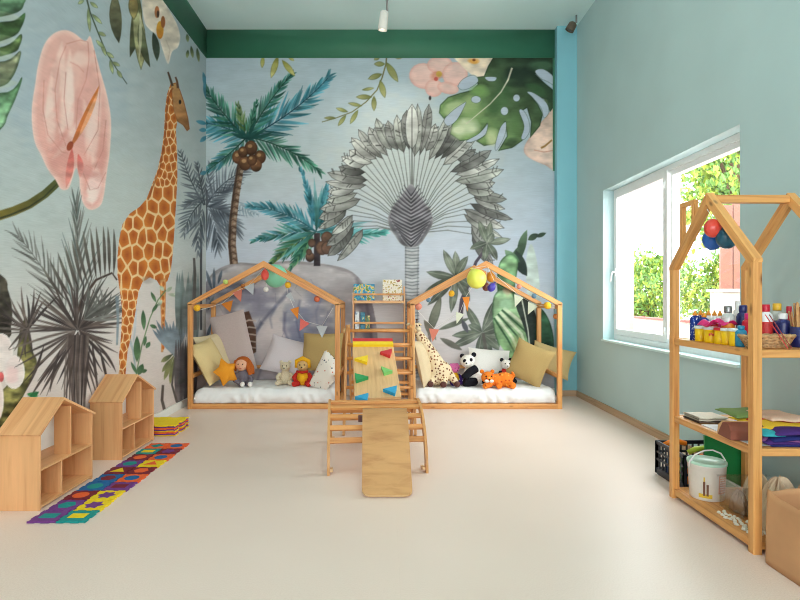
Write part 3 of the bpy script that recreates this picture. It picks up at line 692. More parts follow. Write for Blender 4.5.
    def star(x, y, arms, w):
        for a, L in arms:
            a = math.radians(a); ex, ey = x + L * math.cos(a), y - L * math.sin(a)
            cv.blade(x, y, ex, ey, w, sg[R.randrange(3)], sg[R.randrange(3)], edge=(80, 88, 82), ew=1.2, var=.2, bend=R.uniform(-2, 2))
            cv.stroke([(x, y), ((x + ex) / 2, (y + ey) / 2), (ex, ey)], .8, .4, (170, 176, 164), alpha=.6)
    cv.stroke([(487, 247), (476, 262), (468, 285), (462, 300), (460, 320)], 2.4, 5, (84, 76, 88))
    star(487, 243, [(80, 22), (110, 24), (10, 24), (200, 18), (262, 18), (300, 20), (60, 12)], 7)
    star(456, 277, [(92, 26), (115, 30), (60, 24), (170, 30), (205, 34), (225, 40), (262, 36), (300, 28), (330, 20)], 8)
    star(482, 333, [(70, 34), (50, 22), (120, 32), (150, 16), (185, 30), (205, 34), (260, 26), (290, 30), (320, 28), (350, 26), (20, 20)], 8)
    cv.blade(428, 336, 441, 296, 9, (104, 108, 96), (128, 132, 118), edge=(84, 88, 80), ew=1.4); cv.blade(438, 330, 470, 318, 5, (110, 118, 106)); cv.blade(440, 338, 462, 350, 6, (104, 104, 96)); cv.blade(436, 340, 424, 320, 7, (120, 116, 104)); cv.blade(462, 320, 468, 333, 5, (90, 92, 100))
    cv.stroke([(430, 335), (428, 355), (432, 380)], 3, 4, (130, 120, 116)); cv.stroke([(483, 333), (486, 350), (488, 378)], 3, 4, (100, 98, 92))
    # ---- striped banana leaf
    cv.poly(cv.spline([(531, 244), (526, 262), (528, 300), (534, 330), (540, 300), (537, 262)]), (196, 210, 196), (190, 206, 200), alpha=.8)
    for x0, y0, x1, y1, w, c, c2, b in [(520, 260, 527, 230, 8, (56, 74, 60), (96, 120, 96), -3), (512, 262, 520, 246, 6, (60, 80, 64), (80, 100, 80), 0), (536, 237, 546, 233, 4, (50, 66, 56), (60, 80, 64), 0), (516, 250, 527, 276, 11, (52, 66, 58), (44, 56, 52), 3), (505, 250, 520, 262, 8, (130, 160, 130), (60, 90, 66), 2), (528, 240, 538, 234, 6, (70, 90, 70), (50, 64, 56), 0)]:
        cv.blade(x0, y0, x1, y1, w, c, c2, bend=b)
    cv.poly(cv.spline([(500, 262), (510, 254), (518, 262), (515, 285), (514, 300), (500, 300), (497, 280)]), (150, 190, 142), (70, 110, 76), var=.25, edge=(60, 96, 66), ew=2)
    cv.poly(cv.spline([(494, 296), (510, 290), (522, 318), (534, 345), (540, 372), (535, 400), (520, 392), (505, 360), (494, 330)]), (150, 184, 146), (116, 150, 96), var=.25, edge=(50, 80, 58), ew=2)
    for i in range(6):
        o = i * 6.5
        cv.stroke([(494 + o * .3, 318 + o * .3 - i * 4), (508 + o * .7, 340 - i * 2), (520 + o * .55, 362 + i * 1), (530 + o * .3, 385 + i * 2)], 3.2 if i % 2 else 2.0, 1.6, (50, 82, 58) if i % 2 == 0 else (214, 222, 196), alpha=.85)
    cv.blob(506, 305, 7, 7, (166, 206, 170), .7); cv.blob(522, 352, 9, 18, (196, 204, 140), .6, -.4); cv.blob(508, 290, 5, 8, (220, 170, 150), .45)
    cv.poly(cv.spline([(524, 296), (534, 310), (540, 335), (538, 365), (530, 345), (522, 322), (516, 304)]), (56, 64, 60), (44, 56, 52), var=.25)
    cv.poly(cv.spline([(540, 308), (550, 322), (554, 345), (548, 365), (540, 372), (535, 350), (536, 325)]), (60, 100, 72), (48, 70, 58), var=.3, edge=(40, 56, 46), ew=2)
    cv.stroke([(522, 300), (528, 330), (530, 350), (534, 375)], 1.2, 1.2, (206, 214, 200))
    cv.poly([(494, 370), (500, 345), (514, 364), (526, 384), (520, 400), (496, 400)], (196, 190, 194), (180, 176, 184))

def shade3(c, k): return tuple(v * k for v in c)

def mural_mesh(name, cv, place, quads_off, parent_mb):
    """wall mesh: painted grid + plain remainder from parent_mb"""
    nz, nu = cv.Y.shape
    V = np.zeros((nz * nu, 3)); uu, zz = np.meshgrid(cv.us, cv.zs)
    P = place(uu.ravel(), zz.ravel())
    idx = np.arange(nz * nu).reshape(nz, nu)
    q = np.stack([idx[:-1, :-1], idx[:-1, 1:], idx[1:, 1:], idx[1:, :-1]], axis=-1).reshape(-1, 4)
    if quads_off: q = q[:, ::-1]
    ex = np.array(parent_mb.v, float).reshape(-1, 3); nb = len(P)
    allv = np.concatenate([P, ex]) if len(ex) else P
    me = bpy.data.meshes.new(name)
    nex = len(parent_mb.f); nl = len(q) * 4 + sum(len(f) for f in parent_mb.f)
    me.vertices.add(len(allv)); me.vertices.foreach_set('co', allv.ravel())
    me.loops.add(nl); me.polygons.add(len(q) + nex)
    li = list(q.ravel()); st = list(range(0, len(q) * 4, 4)); tot = [4] * len(q); mi = [0] * len(q)
    for f, m in zip(parent_mb.f, parent_mb.mi):
        st.append(len(li)); tot.append(len(f)); li += [nb + k for k in f]; mi.append(m)
    me.loops.foreach_set('vertex_index', np.array(li, dtype=np.int32)); me.polygons.foreach_set('loop_start', np.array(st, dtype=np.int32))
    me.polygons.foreach_set('material_index', np.array(mi, dtype=np.int32))
    me.update(calc_edges=True); me.validate()
    ca = me.color_attributes.new(name='Paint', type='FLOAT_COLOR', domain='POINT')
    C = np.clip(cv.C.reshape(-1, 3), 0, 1)
    C = np.where(C <= 0.04045, C / 12.92, ((C + 0.055) / 1.055) ** 2.4)
    A = np.ones((len(allv), 4)); A[:nb, :3] = C
    ca.data.foreach_set('color', A.ravel().astype(np.float32))
    return me

def wallpaper_material():
    m, nt, b, out = new_mat('wallpaper')
    at_ = nt.nodes.new('ShaderNodeAttribute'); at_.attribute_name = 'Paint'
    v = mapping(nt, 'Object', (3, 3, 60))
    f = noise(nt, v, 3.0, 3, 0.6)
    mx = nt.nodes.new('ShaderNodeMix'); mx.data_type = 'RGBA'; mx.blend_type = 'MULTIPLY'; mx.inputs['Factor'].default_value = 1
    nt.links.new(at_.outputs['Color'], mx.inputs['A']); nt.links.new(ramp(nt, f, [(0.3, (0.93, 0.93, 0.93, 1)), (0.7, (1.05, 1.05, 1.05, 1))]), mx.inputs['B'])
    nt.links.new(mx.outputs['Result'], b.inputs['Base Color'])
    b.inputs['Roughness'].default_value = 0.8; b.inputs['Specular IOR Level'].default_value = 0.2
    bump(nt, b, f, 0.15, 0.002)
    MATS['wallpaper'] = m
wallpaper_material()

WX = -2.2; BY = 6.7; MZ = 4.138; CZ = 4.482; RX = 2.325
# left wall canvas
usL = np.arange(2.3, BY + 0.001, 0.0065); usL[-1] = BY; zs = np.arange(0, MZ + 0.0001, 0.0065); zs[-1] = MZ
cvL = Canvas(usL, zs, lambda u: 385 - F * 2.2 / u, lambda u, z: 297 - (z - CAMZ) * F / u)
paint_left(cvL)
usB = np.arange(WX, 2.088, 0.0078); usB[-1] = 2.083
zsB = np.arange(0, MZ + 0.0001, 0.0078); zsB[-1] = MZ
cvB = Canvas(usB, zsB, lambda u: 385 + F * u / BY, lambda u, z: 297 - (z - CAMZ) * F / BY + 0 * u)
paint_back(cvB)
YF = -2.6   # front end of the room behind the camera
mb = MB()
mb.box((WX - .15, YF, 0), (WX - .004, BY, CZ), mi=1)      # masonry behind the paper
mb.box((WX - .004, YF, 0), (WX, 2.3, MZ), mi=3)            # plain paper further back in the room
mb.box((WX - .004, YF, MZ), (WX + .012, BY, CZ), mi=2)     # green band
me = mural_mesh('wall_left', cvL, lambda u, z: np.stack([np.full_like(u, WX), u, z], axis=1), False, mb)
for m in ('wallpaper', 'white_paint', 'paint_green', 'paint_teal_wall'): me.materials.append(MATS[m])
o = bpy.data.objects.new('wall_left', me); COL.objects.link(o); struct(o)
mb = MB()
mb.box((WX - .15, BY + .004, 0), (RX + .15, BY + .15, CZ), mi=1)
mb.box((WX, BY - .012, MZ), (2.083, BY + .004, CZ), mi=2)
me = mural_mesh('wall_back', cvB, lambda u, z: np.stack([u, np.full_like(u, BY), z], axis=1), False, mb)
for m in ('wallpaper', 'white_paint', 'paint_green'): me.materials.append(MATS[m])
o = bpy.data.objects.new('wall_back', me); COL.objects.link(o); struct(o)
# ------------------------------------------------------------------ room shell
def floor_mat():
    m, nt, b, out = new_mat('vinyl_floor')
    v = mapping(nt, 'Object')
    f = noise(nt, v, 150, 4, 0.7); g = noise(nt, v, 1.1, 2)
    base = ramp(nt, f, [(0.3, rgb(220, 199, 186)), (0.5, rgb(234, 213, 200)), (0.7, rgb(241, 223, 212))])
    mx = nt.nodes.new('ShaderNodeMix'); mx.data_type = 'RGBA'; mx.blend_type = 'MULTIPLY'; mx.inputs['Factor'].default_value = 1
    nt.links.new(base, mx.inputs['A']); nt.links.new(ramp(nt, g, [(0.3, (0.96, 0.95, 0.94, 1)), (0.7, (1.02, 1.02, 1.02, 1))]), mx.inputs['B'])
    nt.links.new(mx.outputs['Result'], b.inputs['Base Color'])
    b.inputs['Roughness'].default_value = 0.38; b.inputs['Specular IOR Level'].default_value = 0.45
    bump(nt, b, f, 0.03, 0.001)
    MATS['vinyl_floor'] = m
floor_mat()
m = MB()
m.box((WX - .15, YF - .15, -.1), (.06, BY + .15, 0)); m.box((.063, YF - .15, -.1), (RX + .15, BY + .15, 0)); m.box((.06, YF - .15, -.1), (.063, BY + .15, -.0015))
struct(m.build('floor', 'vinyl_floor'))
m = MB(); m.box((WX - .15, YF - .15, CZ), (RX + .15, BY + .15, CZ + .12)); struct(m.build('ceiling', 'paint_ceiling'))
# right wall with the window opening
WY0, WY1, WZ0, WZ1 = 3.57, 5.81, 0.752, 2.333
m = MB(); X0, X1 = RX, RX + .20
m.box((X0, YF, 0), (X1, WY0, CZ)); m.box((X0, WY1, 0), (X1, BY + .15, CZ)); m.box((X0, WY0, 0), (X1, WY1, WZ0)); m.box((X0, WY0, WZ1), (X1, WY1, CZ))
struct(m.build('wall_right', 'paint_teal_wall'))
# column in the back right corner
m = MB(); m.box((2.083, 6.6, 0), (RX, BY, CZ)); struct(m.build('wall_column', 'paint_column'))
# dark green strip standing in for the shadow between paper and column
m = MB(); m.box((2.062, 6.69, 2.75), (2.083, 6.7, MZ)); struct(m.build('shadow_strip', 'paint_green'))
# front wall (behind the camera) with an unseen window pair, added and sized for frontal fill
m = MB(); fy0, fy1 = YF - .2, YF
for lo, hi in [((WX, 0), (RX, .9)), ((WX, 2.8), (RX, CZ)), ((WX, .9), (-1.95, 2.8)), ((2.1, .9), (RX, 2.8)), ((-.06, .9), (.12, 2.8))]:
    m.box((lo[0], fy0, lo[1]), (hi[0], fy1, hi[1]))
struct(m.build('wall_front', 'white_paint'))
for k, (a, c) in enumerate([(-1.95, -.06), (.12, 2.1)]):  # frames for the two added fill openings
    m = MB()
    for x in (a + .03, c - .03, (a + c) / 2): m.box((x - .03, YF - .12, .9), (x + .03, YF - .06, 2.8))
    for z in (.93, 2.77): m.box((a, YF - .12, z - .03), (c, YF - .06, z + .03))
    struct(m.build('window_%d' % (k + 2), 'white_plastic'))
# baseboards
m = MB(); m.box((RX - .014, YF, 0), (RX, 6.6, .07), grain='y'); struct(m.build('baseboard_right', 'base_wood'))
m = MB(); m.box((2.083, 6.588, 0), (RX - .014, 6.6, .07)); struct(m.build('baseboard_column', 'base_wood'))
m = MB(); m.box((WX, YF, 0), (WX + .014, BY, .08), grain='y'); struct(m.build('baseboard_left', 'white_paint'))
m = MB(); m.box((WX + .014, BY - .012, 0), (2.083, BY, .08)); struct(m.build('baseboard_back', 'white_paint'))
# window frame, two sashes
m = MB(); gx = RX + .125
def ring(mb_, y0, y1, z0, z1, w, x0, x1):
    mb_.box((x0, y0, z0), (x1, y1, z0 + w)); mb_.box((x0, y0, z1 - w), (x1, y1, z1)); mb_.box((x0, y0, z0 + w), (x1, y0 + w, z1 - w)); mb_.box((x0, y1 - w, z0 + w), (x1, y1, z1 - w))
ring(m, WY0, WY1, WZ0, WZ1, .05, gx - .01, gx + .07)
win = struct(m.build('window_1', 'white_plastic'))
m = MB(); ring(m, 4.70, WY1 - .035, WZ0 + .055, WZ1 - .035, .06, gx - .02, gx + .05); m.build('sash', 'white_plastic', win)
m = MB(); ring(m, WY0 + .035, 4.70, WZ0 + .055, WZ1 - .035, .06, gx + .0, gx + .06); m.build('sash', 'white_plastic', win)
m = MB(); m.box((gx - .035, 4.665, WZ0 + .09), (gx + .0, 4.735, WZ1 - .07)); m.build('mullion', 'white_plastic', win)
def glass_mat():
    m_, nt, b, out = new_mat('window_glass')
    tr = nt.nodes.new('ShaderNodeBsdfTransparent'); tr.inputs['Color'].default_value = (.97, .99, .98, 1)
    gl = nt.nodes.new('ShaderNodeBsdfGlossy'); gl.inputs['Roughness'].default_value = 0.02
    mix = nt.nodes.new('ShaderNodeMixShader'); mix.inputs[0].default_value = 0.05
    nt.links.new(tr.outputs[0], mix.inputs[1]); nt.links.new(gl.outputs[0], mix.inputs[2]); nt.links.new(mix.outputs[0], out.inputs['Surface'])
    MATS['window_glass'] = m_
glass_mat()
for a, c, x in [(4.76, WY1 - .095, gx + .012), (WY0 + .095, 4.64, gx + .03)]:
    m = MB(); m.box((x, a, WZ0 + .11), (x + .006, c, WZ1 - .09)); m.build('pane', 'window_glass', win)
m = MB(); m.box((gx - .035, WY1 - .105, 1.42), (gx - .02, WY1 - .075, 1.50)); m.tube([(gx - .035, WY1 - .09, 1.46), (gx - .065, WY1 - .09, 1.46), (gx - .07, WY1 - .085, 1.44), (gx - .072, WY1 - .06, 1.36)], .009)
m.build('window_handle', 'white_plastic', win)
m = MB()
for z in (WZ0 + .12, WZ1 - .2): m.tube([(gx - .04, 4.70, z), (gx - .04, 4.70, z + .07)], .008)
m.build('hinge', 'white_plastic', win)
m = MB(); m.box((RX - .022, WY0, WZ0 - .018), (RX + .005, WY1, WZ0 + .002)); struct(m.build('trim_2', 'paint_ceiling'))

# ------------------------------------------------------------------ outside
plain('render_white', rgb(150, 146, 134), .8, .03, 3); plain('terrace_pink', rgb(132, 66, 58), .8, .06, 3); plain('paving', rgb(226, 214, 210), .8, .04, 3)
plain('leaf_light', rgb(136, 156, 52), .6, .25, 9); plain('leaf_mid', rgb(84, 122, 46), .6, .25, 9); plain('bark', rgb(110, 84, 62), .9, .2, 20); plain('post_wood', rgb(116, 72, 56), .7, .08, 6)
m = MB(); m.box((RX + .21, -6, -.15), (16, 30, .35)); struct(m.build('ground_outside', 'paving'))
g = 'outside'
m = MB(); m.box((6.4, 2, .35), (6.6, 20, .66)); m.box((6.36, 2, .66), (6.64, 20, .70), mi=1)
tag(m.build('terrace_wall', ['render_white', 'terrace_pink']), 'low white terrace wall with pinkish capping outside the window', 'wall')
m = MB(); m.box((3.3, 2.5, .35), (6.0, 14, .362)); struct(m.build('terrace_paving', 'terrace_pink'))
m = MB(); m.box((4.68, 10.95, .35), (5.0, 11.3, 4.2)); m.box((4.64, 10.9, 4.2), (5.04, 11.35, 4.3))
tag(m.build('pillar', 'render_white'), 'tall white rendered pillar seen at the left of the window view', 'pillar')
m = MB(); m.box((4.53, 7.3, .35), (5.0, 7.6, 1.27)); m.box((4.50, 7.27, 1.27), (5.03, 7.63, 1.31))
tag(m.build('garden_block', 'render_white'), 'white rendered block with flat cap standing on the terrace outside', 'wall')
m = MB(); m.box((4.93, 8.0, .35), (5.10, 8.04, 2.55)); m.box((5.12, 8.0, .35), (5.29, 8.04, 2.6)); m.box((5.31, 8.0, .35), (5.48, 8.04, 2.6)); m.box((4.93, 7.96, .9), (5.48, 8.0, 1.0)); m.box((4.93, 7.96, 2.1), (5.48, 8.0, 2.2))
tag(m.build('fence_panel', 'post_wood'), 'pinkish brown timber fence boards behind the white block outside', 'fence')
def foliage(name, label, c, r, n, mats, leaf=.13, seed=1, trunk=None):
    R = random.Random(seed); mb_ = MB()
    for i in range(n):
        d = Vector((R.gauss(0, 1), R.gauss(0, 1), R.gauss(0, 1))).normalized() * (R.uniform(.35, 1) ** .6)
        k = 1 + .25 * math.sin(d.x * 5 + seed) * math.cos(d.z * 6)
        p = Vector((c[0] + d.x * r[0] * k, c[1] + d.y * r[1] * k, c[2] + d.z * r[2] * k))
        M = Matrix.Translation(p) @ Euler((R.uniform(0, 6), R.uniform(0, 6), R.uniform(0, 6))).to_matrix().to_4x4()
        l = leaf * R.uniform(.6, 1.2)
        mb_.add([(0, 0, 0), (l * .45, -l * .28, .02), (l, 0, 0), (l * .45, l * .28, .02)], [(0, 1, 2, 3)], None, R.choice((0, 1)), False, M)
    e = thing(name, label, name.split('_')[-1], (c[0], c[1], .35))
    mb_.build('foliage', mats, e)
    t = MB()
    for q in range(5):
        a = R.uniform(0, 6.28); t.tube([(c[0], c[1], .33), (c[0] + .15 * math.cos(a), c[1] + .15 * math.sin(a), c[2] - r[2] * .5), (c[0] + r[0] * .5 * math.cos(a), c[1] + r[1] * .5 * math.sin(a), c[2] + r[2] * .3)], [.06, .05, .015], 6)
    t.build('trunk', 'bark', e)
foliage('garden_bush', 'rounded light green bush behind the low terrace wall at left pane', (8.4, 17.6, 1.5), (1.3, 1.8, 1.15), 6500, ['leaf_light', 'leaf_mid'], .16, 3)
foliage('garden_bush', 'wide mid green bush behind the terrace wall under the big tree', (7.6, 10.8, 1.3), (.9, 2.9, 1.0), 6500, ['leaf_light', 'leaf_mid'], .15, 5)
foliage('garden_tree', 'tall leafy green tree filling the right pane of the window', (6.9, 10.6, 3.9), (1.15, 1.0, 1.5), 5000, ['leaf_mid', 'leaf_light'], .15, 8)
foliage('garden_tree', 'second leafy tree standing farther off behind the first', (9.6, 13.6, 4.2), (1.9, 1.6, 2.4), 6500, ['leaf_light', 'leaf_mid'], .2, 9)
# ------------------------------------------------------------------ house beds
fabric('sheet_white', rgb(236, 236, 236), .03, 12); fabric('linen_yellow', rgb(214, 190, 138)); fabric('linen_beige', rgb(216, 196, 160)); fabric('linen_mauve', rgb(190, 172, 168), .05, 90)
fabric('linen_pink', rgb(214, 204, 208)); fabric('linen_khaki', rgb(188, 160, 106)); fabric('linen_khaki_light', rgb(206, 180, 128)); fabric('mustard_plush', rgb(226, 148, 44)); fabric('white_soft', rgb(236, 232, 226))
def crumple(x, y, s=0.0):
    return (math.sin(x * 23 + 5 * math.sin(y * 9 + s)) * math.cos(y * 17 + 3 * math.sin(x * 7 + s)) + .6 * math.sin(x * 41 + y * 33 + s) * math.sin(y * 27 - x * 11))
def house_bed(x0, label, mlabel, seed):
    x1 = x0 + 1.63; ya, yb = 5.835, 6.665; ez, rz = 1.125, 1.588; w, d = .05, .045
    t = thing('house_bed', label, 'bed', (x0 + .8, ya, 0), 'house shaped floor beds')
    R = random.Random(seed); random.seed(seed)
    for x in (x0 + w / 2, x1 - w / 2):
        for y in (ya + d / 2, yb - d / 2):
            m = MB(); m.bar((x, y, 0), (x, y, ez), w, d, (0, 1, 0)); m.build('post', 'pine_orange', t)
    cx = (x0 + x1) / 2; hh = .058
    for y in (ya + d / 2, yb - d / 2):
        for s in (0, 1):
            ex = x0 + .01 if s == 0 else x1 - .01
            m = MB()
            # rafter as a mitred prism in the gable plane
            sx = 1 if s == 0 else -1
            run = cx - x0 if s == 0 else x1 - cx; ex0 = x0 if s == 0 else x1
            dz = rz - ez; L = math.hypot(run, dz); tv = hh * L / run
            pts = [(ex0, ez - .012), (ex0, ez + .012), (cx, rz), (cx, rz - tv), (ex0 + sx * .05, ez - .012)]
            vs = [(p[0], y - d / 2, p[1]) for p in pts] + [(p[0], y + d / 2, p[1]) for p in pts]
            n = 5; fs = [tuple(range(n)), tuple(range(n, 2 * n))[::-1]] + [(i, n + i, n + (i + 1) % n, (i + 1) % n) for i in range(n)]
            if sx < 0: fs = [f[::-1] for f in fs]
            o_ = R.uniform(0, 5); ux, uz = sx * run / L, dz / L
            def uvp(v): 
                rx, rzz = v[0] - ex0, v[2] - ez
                return (rx * ux + rzz * uz + o_, -rx * uz * sx + rzz * abs(ux) + v[1] + o_)
            m.add(vs, fs, [[uvp(vs[k]) for k in f] for f in fs])
            m.build('rafter', 'pine_orange', t)
    m = MB(); m.bar((cx, ya + d, rz - .05), (cx, yb - d, rz - .05), .045, .045); m.build('ridge_beam', 'pine_orange', t)
    for x in (x0 + w / 2, x1 - w / 2):
        m = MB(); m.bar((x, ya + d, ez - .03), (x, yb - d, ez - .03), .04, .045); m.build('eave_rail', 'pine_orange', t)
        m = MB(); m.bar((x, ya + d, .345), (x, yb - d, .345), .03, .045); m.build('side_rail', 'pine_orange', t)
        m = MB(); m.bar((x, ya + d, .03), (x, yb - d, .03), .045, .05); m.build('bottom_rail', 'pine_orange', t)
    for y, z in ((ya + d / 2, .027), (yb - d / 2, .027)):
        m = MB(); m.bar((x0 + w, y, z), (x1 - w, y, z), d, .05); m.build('bottom_rail', 'pine_orange', t)
    m = MB(); m.bar((x0 + w, yb - .02, .35), (x1 - w, yb - .02, .35), .03, .04); m.build('back_rail', 'pine_orange', t)
    m = MB()
    for k in range(9):
        y = ya + .09 + k * .08; m.box((x0 + .045, y - .02, .0), (x1 - .045, y + .02, .022))
    m.build('slat_base', 'pine_orange', t)
    # mattress under a rumpled white sheet
    mx0, mx1, my0, my1 = x0 + .056, x1 - .056, ya + .052, yb - .055
    m = MB()
    NU, NV = 96, 44
    def f(u, v):
        # v wraps from front bottom, over the top, to the back bottom
        x = lerp(mx0, mx1, u); r = .05; H = .205; zb = .06
        s = v * 3
        if s < 1: y, z = my0, lerp(zb, H - r, s)
        elif s < 2:
            q = s - 1; y = lerp(my0, my1, q); z = H
            e = min(q, 1 - q) * (my1 - my0)
            if e < r: z = H - r + math.sqrt(max(0, r * r - (r - e) ** 2))
        else: y, z = my1, lerp(H - r, zb, s - 2)
        ed = min(u, 1 - u) * (mx1 - mx0)
        if ed < .05:
            kx = 1 - ed / .05; z -= .045 * kx * kx * (1 if z > .1 else 0)
        if s < 1:
            y += -.004 + (.007 * math.sin(x * 31 + 4 * math.sin(x * 9 + seed) + 3 * s) + .003 * math.sin(x * 67 - 5 * s + 3 * math.sin(x * 13))) * (1 - .4 * s) - .008 * math.sin(s * PI)
            if s < .12: z = .055
        elif s < 2:
            z += .0042 * crumple(x * .7, y * .7, seed) + (.012 if s < 1.3 else 0) * .5 * math.sin(x * 13 + seed)
            if s < 1.25: z += .004 * math.sin(x * 27 + 5 * math.sin(x * 9))
        return (x, y, z)
    m.grid(f, NU, NV)
    # ends
    for u in (0, 1):
        P = [f(u, j / 20) for j in range(21)]
        m.add(P + [(P[0][0], (my0 + my1) / 2, .06)], [((i, i + 1, 21) if u == 1 else (i + 1, i, 21)) for i in range(20)], None, 0, True)
    tag(m.build('mattress', 'sheet_white'), mlabel, 'mattress', 'bed mattresses under white sheets')
    return t
house_bed(-2.116, 'house shaped wooden floor bed nearest the giraffe wall paper', 'white sheeted mattress in the bed beside the giraffe wall', 1)
house_bed(.270, 'house shaped wooden floor bed next to the teal column', 'white sheeted mattress in the bed beside the teal column', 2)

# ------------------------------------------------------------------ cushions
def cushion_mb(w, h, t, pinch=.06, seed=0, n=17):
    m = MB(); R = random.Random(seed); a, b = R.uniform(0, 6), R.uniform(0, 6)
    def side(sg):
        def f(u, v):
            x, y = 2 * u - 1, 2 * v - 1
            th = max(0, (1 - x ** 4) * (1 - y ** 4)) ** .55 * (1 - .12 * (x * x + y * y))
            X = x * w / 2 * (1 - pinch * (1 - y * y)); Y = y * h / 2 * (1 - pinch * (1 - x * x))
            z = sg * th * t / 2 + .05 * t * math.sin(x * 3 + a) * math.sin(y * 4 + b) * th
            return (X, Y, z)
        return f
    m.grid(side(1), n, n); m.grid(lambda u, v: side(-1)(1 - u, v), n, n)
    return m
def cushion(label, c, nrm, up, w, h, t, mat, name='cushion', cat='cushion', group=None, seed=0, pinch=.06, roll=0):
    m = cushion_mb(w, h, t, pinch, seed)
    M = frame(c, nrm, up) @ Matrix.Rotation(roll, 4, 'Z')
    m.v = [tuple(M @ Vector(p)) for p in m.v]
    return tag(m.build(name, mat), label, cat, group)
# left bed
cushion('yellowish beige cushion propped against the left post of the giraffe side bed', at(210, 361, 6.10), (.93, -.40, .50), (-.42, .05, 1), .40, .50, .15, 'linen_yellow', seed=1, roll=.08)
cushion('beige cushion leaning just behind the front yellowish one in the left bed', at(214, 355, 6.34), (.85, -.5, .45), (-.5, .1, 1), .40, .52, .13, 'linen_beige', seed=2, roll=-.06)
cushion('tall mauve grey cushion standing against the wall in the left bed', at(233, 343, 6.52), (.05, -1, .16), (-.12, .1, 1), .42, .74, .11, 'linen_mauve', seed=3, pinch=.03, roll=.14)
cushion('pale pink cushion lying back against the elephant picture', at(289, 357, 6.47), (-.05, -1, .5), (.14, .4, 1), .58, .46, .12, 'linen_pink', seed=4, roll=-.14)
cushion('khaki square cushion in the right corner of the left bed', at(322, 352, 6.36), (-.25, -1, .3), (0, .3, 1), .5, .46, .14, 'linen_khaki', seed=5, roll=-.05)
# dotted white wedge cushion
def dotted_mat(name, base, dots, scale, thr):
    m, nt, b, out = new_mat(name)
    vo = nt.nodes.new('ShaderNodeTexVoronoi'); vo.inputs['Scale'].default_value = scale; vo.inputs['Randomness'].default_value = .75
    nt.links.new(mapping(nt, 'Object'), vo.inputs['Vector'])
    k = ramp(nt, vo.outputs['Distance'], [(thr, (1, 1, 1, 1)), (thr + .04, (0, 0, 0, 1))])
    sp = nt.nodes.new('ShaderNodeSeparateColor'); nt.links.new(vo.outputs['Color'], sp.inputs[0])
    dc = ramp(nt, sp.outputs[0], dots, 'CONSTANT')
    mk = nt.nodes.new('ShaderNodeMix'); mk.data_type = 'RGBA'
    nt.links.new(k, mk.inputs['Factor']); mk.inputs['A'].default_value = base; nt.links.new(dc, mk.inputs['B'])
    nt.links.new(mk.outputs['Result'], b.inputs['Base Color']); b.inputs['Roughness'].default_value = .9
    MATS[name] = m
dotted_mat('dotted_cotton', rgb(234, 228, 218), [(0, rgb(60, 66, 90)), (.3, rgb(200, 110, 90)), (.55, rgb(40, 40, 50)), (.8, rgb(210, 160, 70))], 24, .2)
dotted_mat('giraffe_plush', rgb(226, 206, 170), [(0, rgb(120, 72, 44)), (.5, rgb(140, 90, 60)), (.8, rgb(110, 66, 46))], 30, .33)
m = MB()
M = frame(at(324, 369, 6.02), (-.35, -1, .35), (.1, .2, 1))
P = [(-.155, -.19), (.06, -.235), (.15, -.12), (.14, .10), (.0, .21), (-.03, .2)]
def pad(m, P, t, M, rings=4):
    cx = sum(p[0] for p in P) / len(P); cy = sum(p[1] for p in P) / len(P); n = len(P); K = 4
    Q = []
    for i in range(n):
        for j in range(K): Q.append((lerp(P[i][0], P[(i + 1) % n][0], j / K), lerp(P[i][1], P[(i + 1) % n][1], j / K)))
    N = len(Q)
    for sg in (1, -1):
        vs = []
        for r in range(rings + 1):
            s = 1 - r / (rings + .0); z = sg * t / 2 * math.sqrt(max(0, 1 - s ** 2.4))
            for q in Q: vs.append((cx + (q[0] - cx) * s, cy + (q[1] - cy) * s, z))
        fs = [((r * N + i), (r * N + (i + 1) % N), ((r + 1) * N + (i + 1) % N), ((r + 1) * N + i)) for r in range(rings) for i in range(N)]
        if sg < 0: fs = [f[::-1] for f in fs]
        m.add(vs, fs, None, 0, True, M)
pad(m, P, .13, M)
tag(m.build('cushion', 'dotted_cotton'), 'white cushion with small dark dots, wedge shaped, leaning by the post', 'cushion')
# mustard star cushion
m = MB(); M = frame(at(226, 372, 6.0), (.95, -.75, .35), (-.5, .1, 1))
P = []
for k in range(10):
    r = .165 if k % 2 == 0 else .10; a = PI / 2 + k * PI / 5; P.append((r * math.cos(a), r * math.sin(a)))
pad(m, P, .12, M)
tag(m.build('star_cushion', 'mustard_plush'), 'mustard orange star cushion beside the orange haired doll', 'cushion')
# right bed
cushion('narrow beige cushion propped inside the left post of the right bed', at(425, 362, 6.1), (.9, -.42, .2), (-.22, .1, 1), .38, .52, .13, 'linen_beige', seed=6, roll=.05)
cushion('large khaki square cushion tilted against the right end of the right bed', at(529, 363, 6.2), (-.5, -.9, .3), (.2, .2, 1), .46, .46, .16, 'linen_khaki', seed=7, roll=-.28, pinch=.1)
cushion('light khaki cushion poking out between the right posts of the right bed', at(551, 360, 6.5), (-.35, -1, .35), (.3, .3, 1), .50, .36, .12, 'linen_khaki_light', seed=8, roll=-.1, pinch=.1)
cushion('white cushion lying behind the panda in the right bed', at(489, 362, 6.52), (0, -1, .55), (.1, .5, 1), .5, .34, .10, 'white_soft', seed=9)

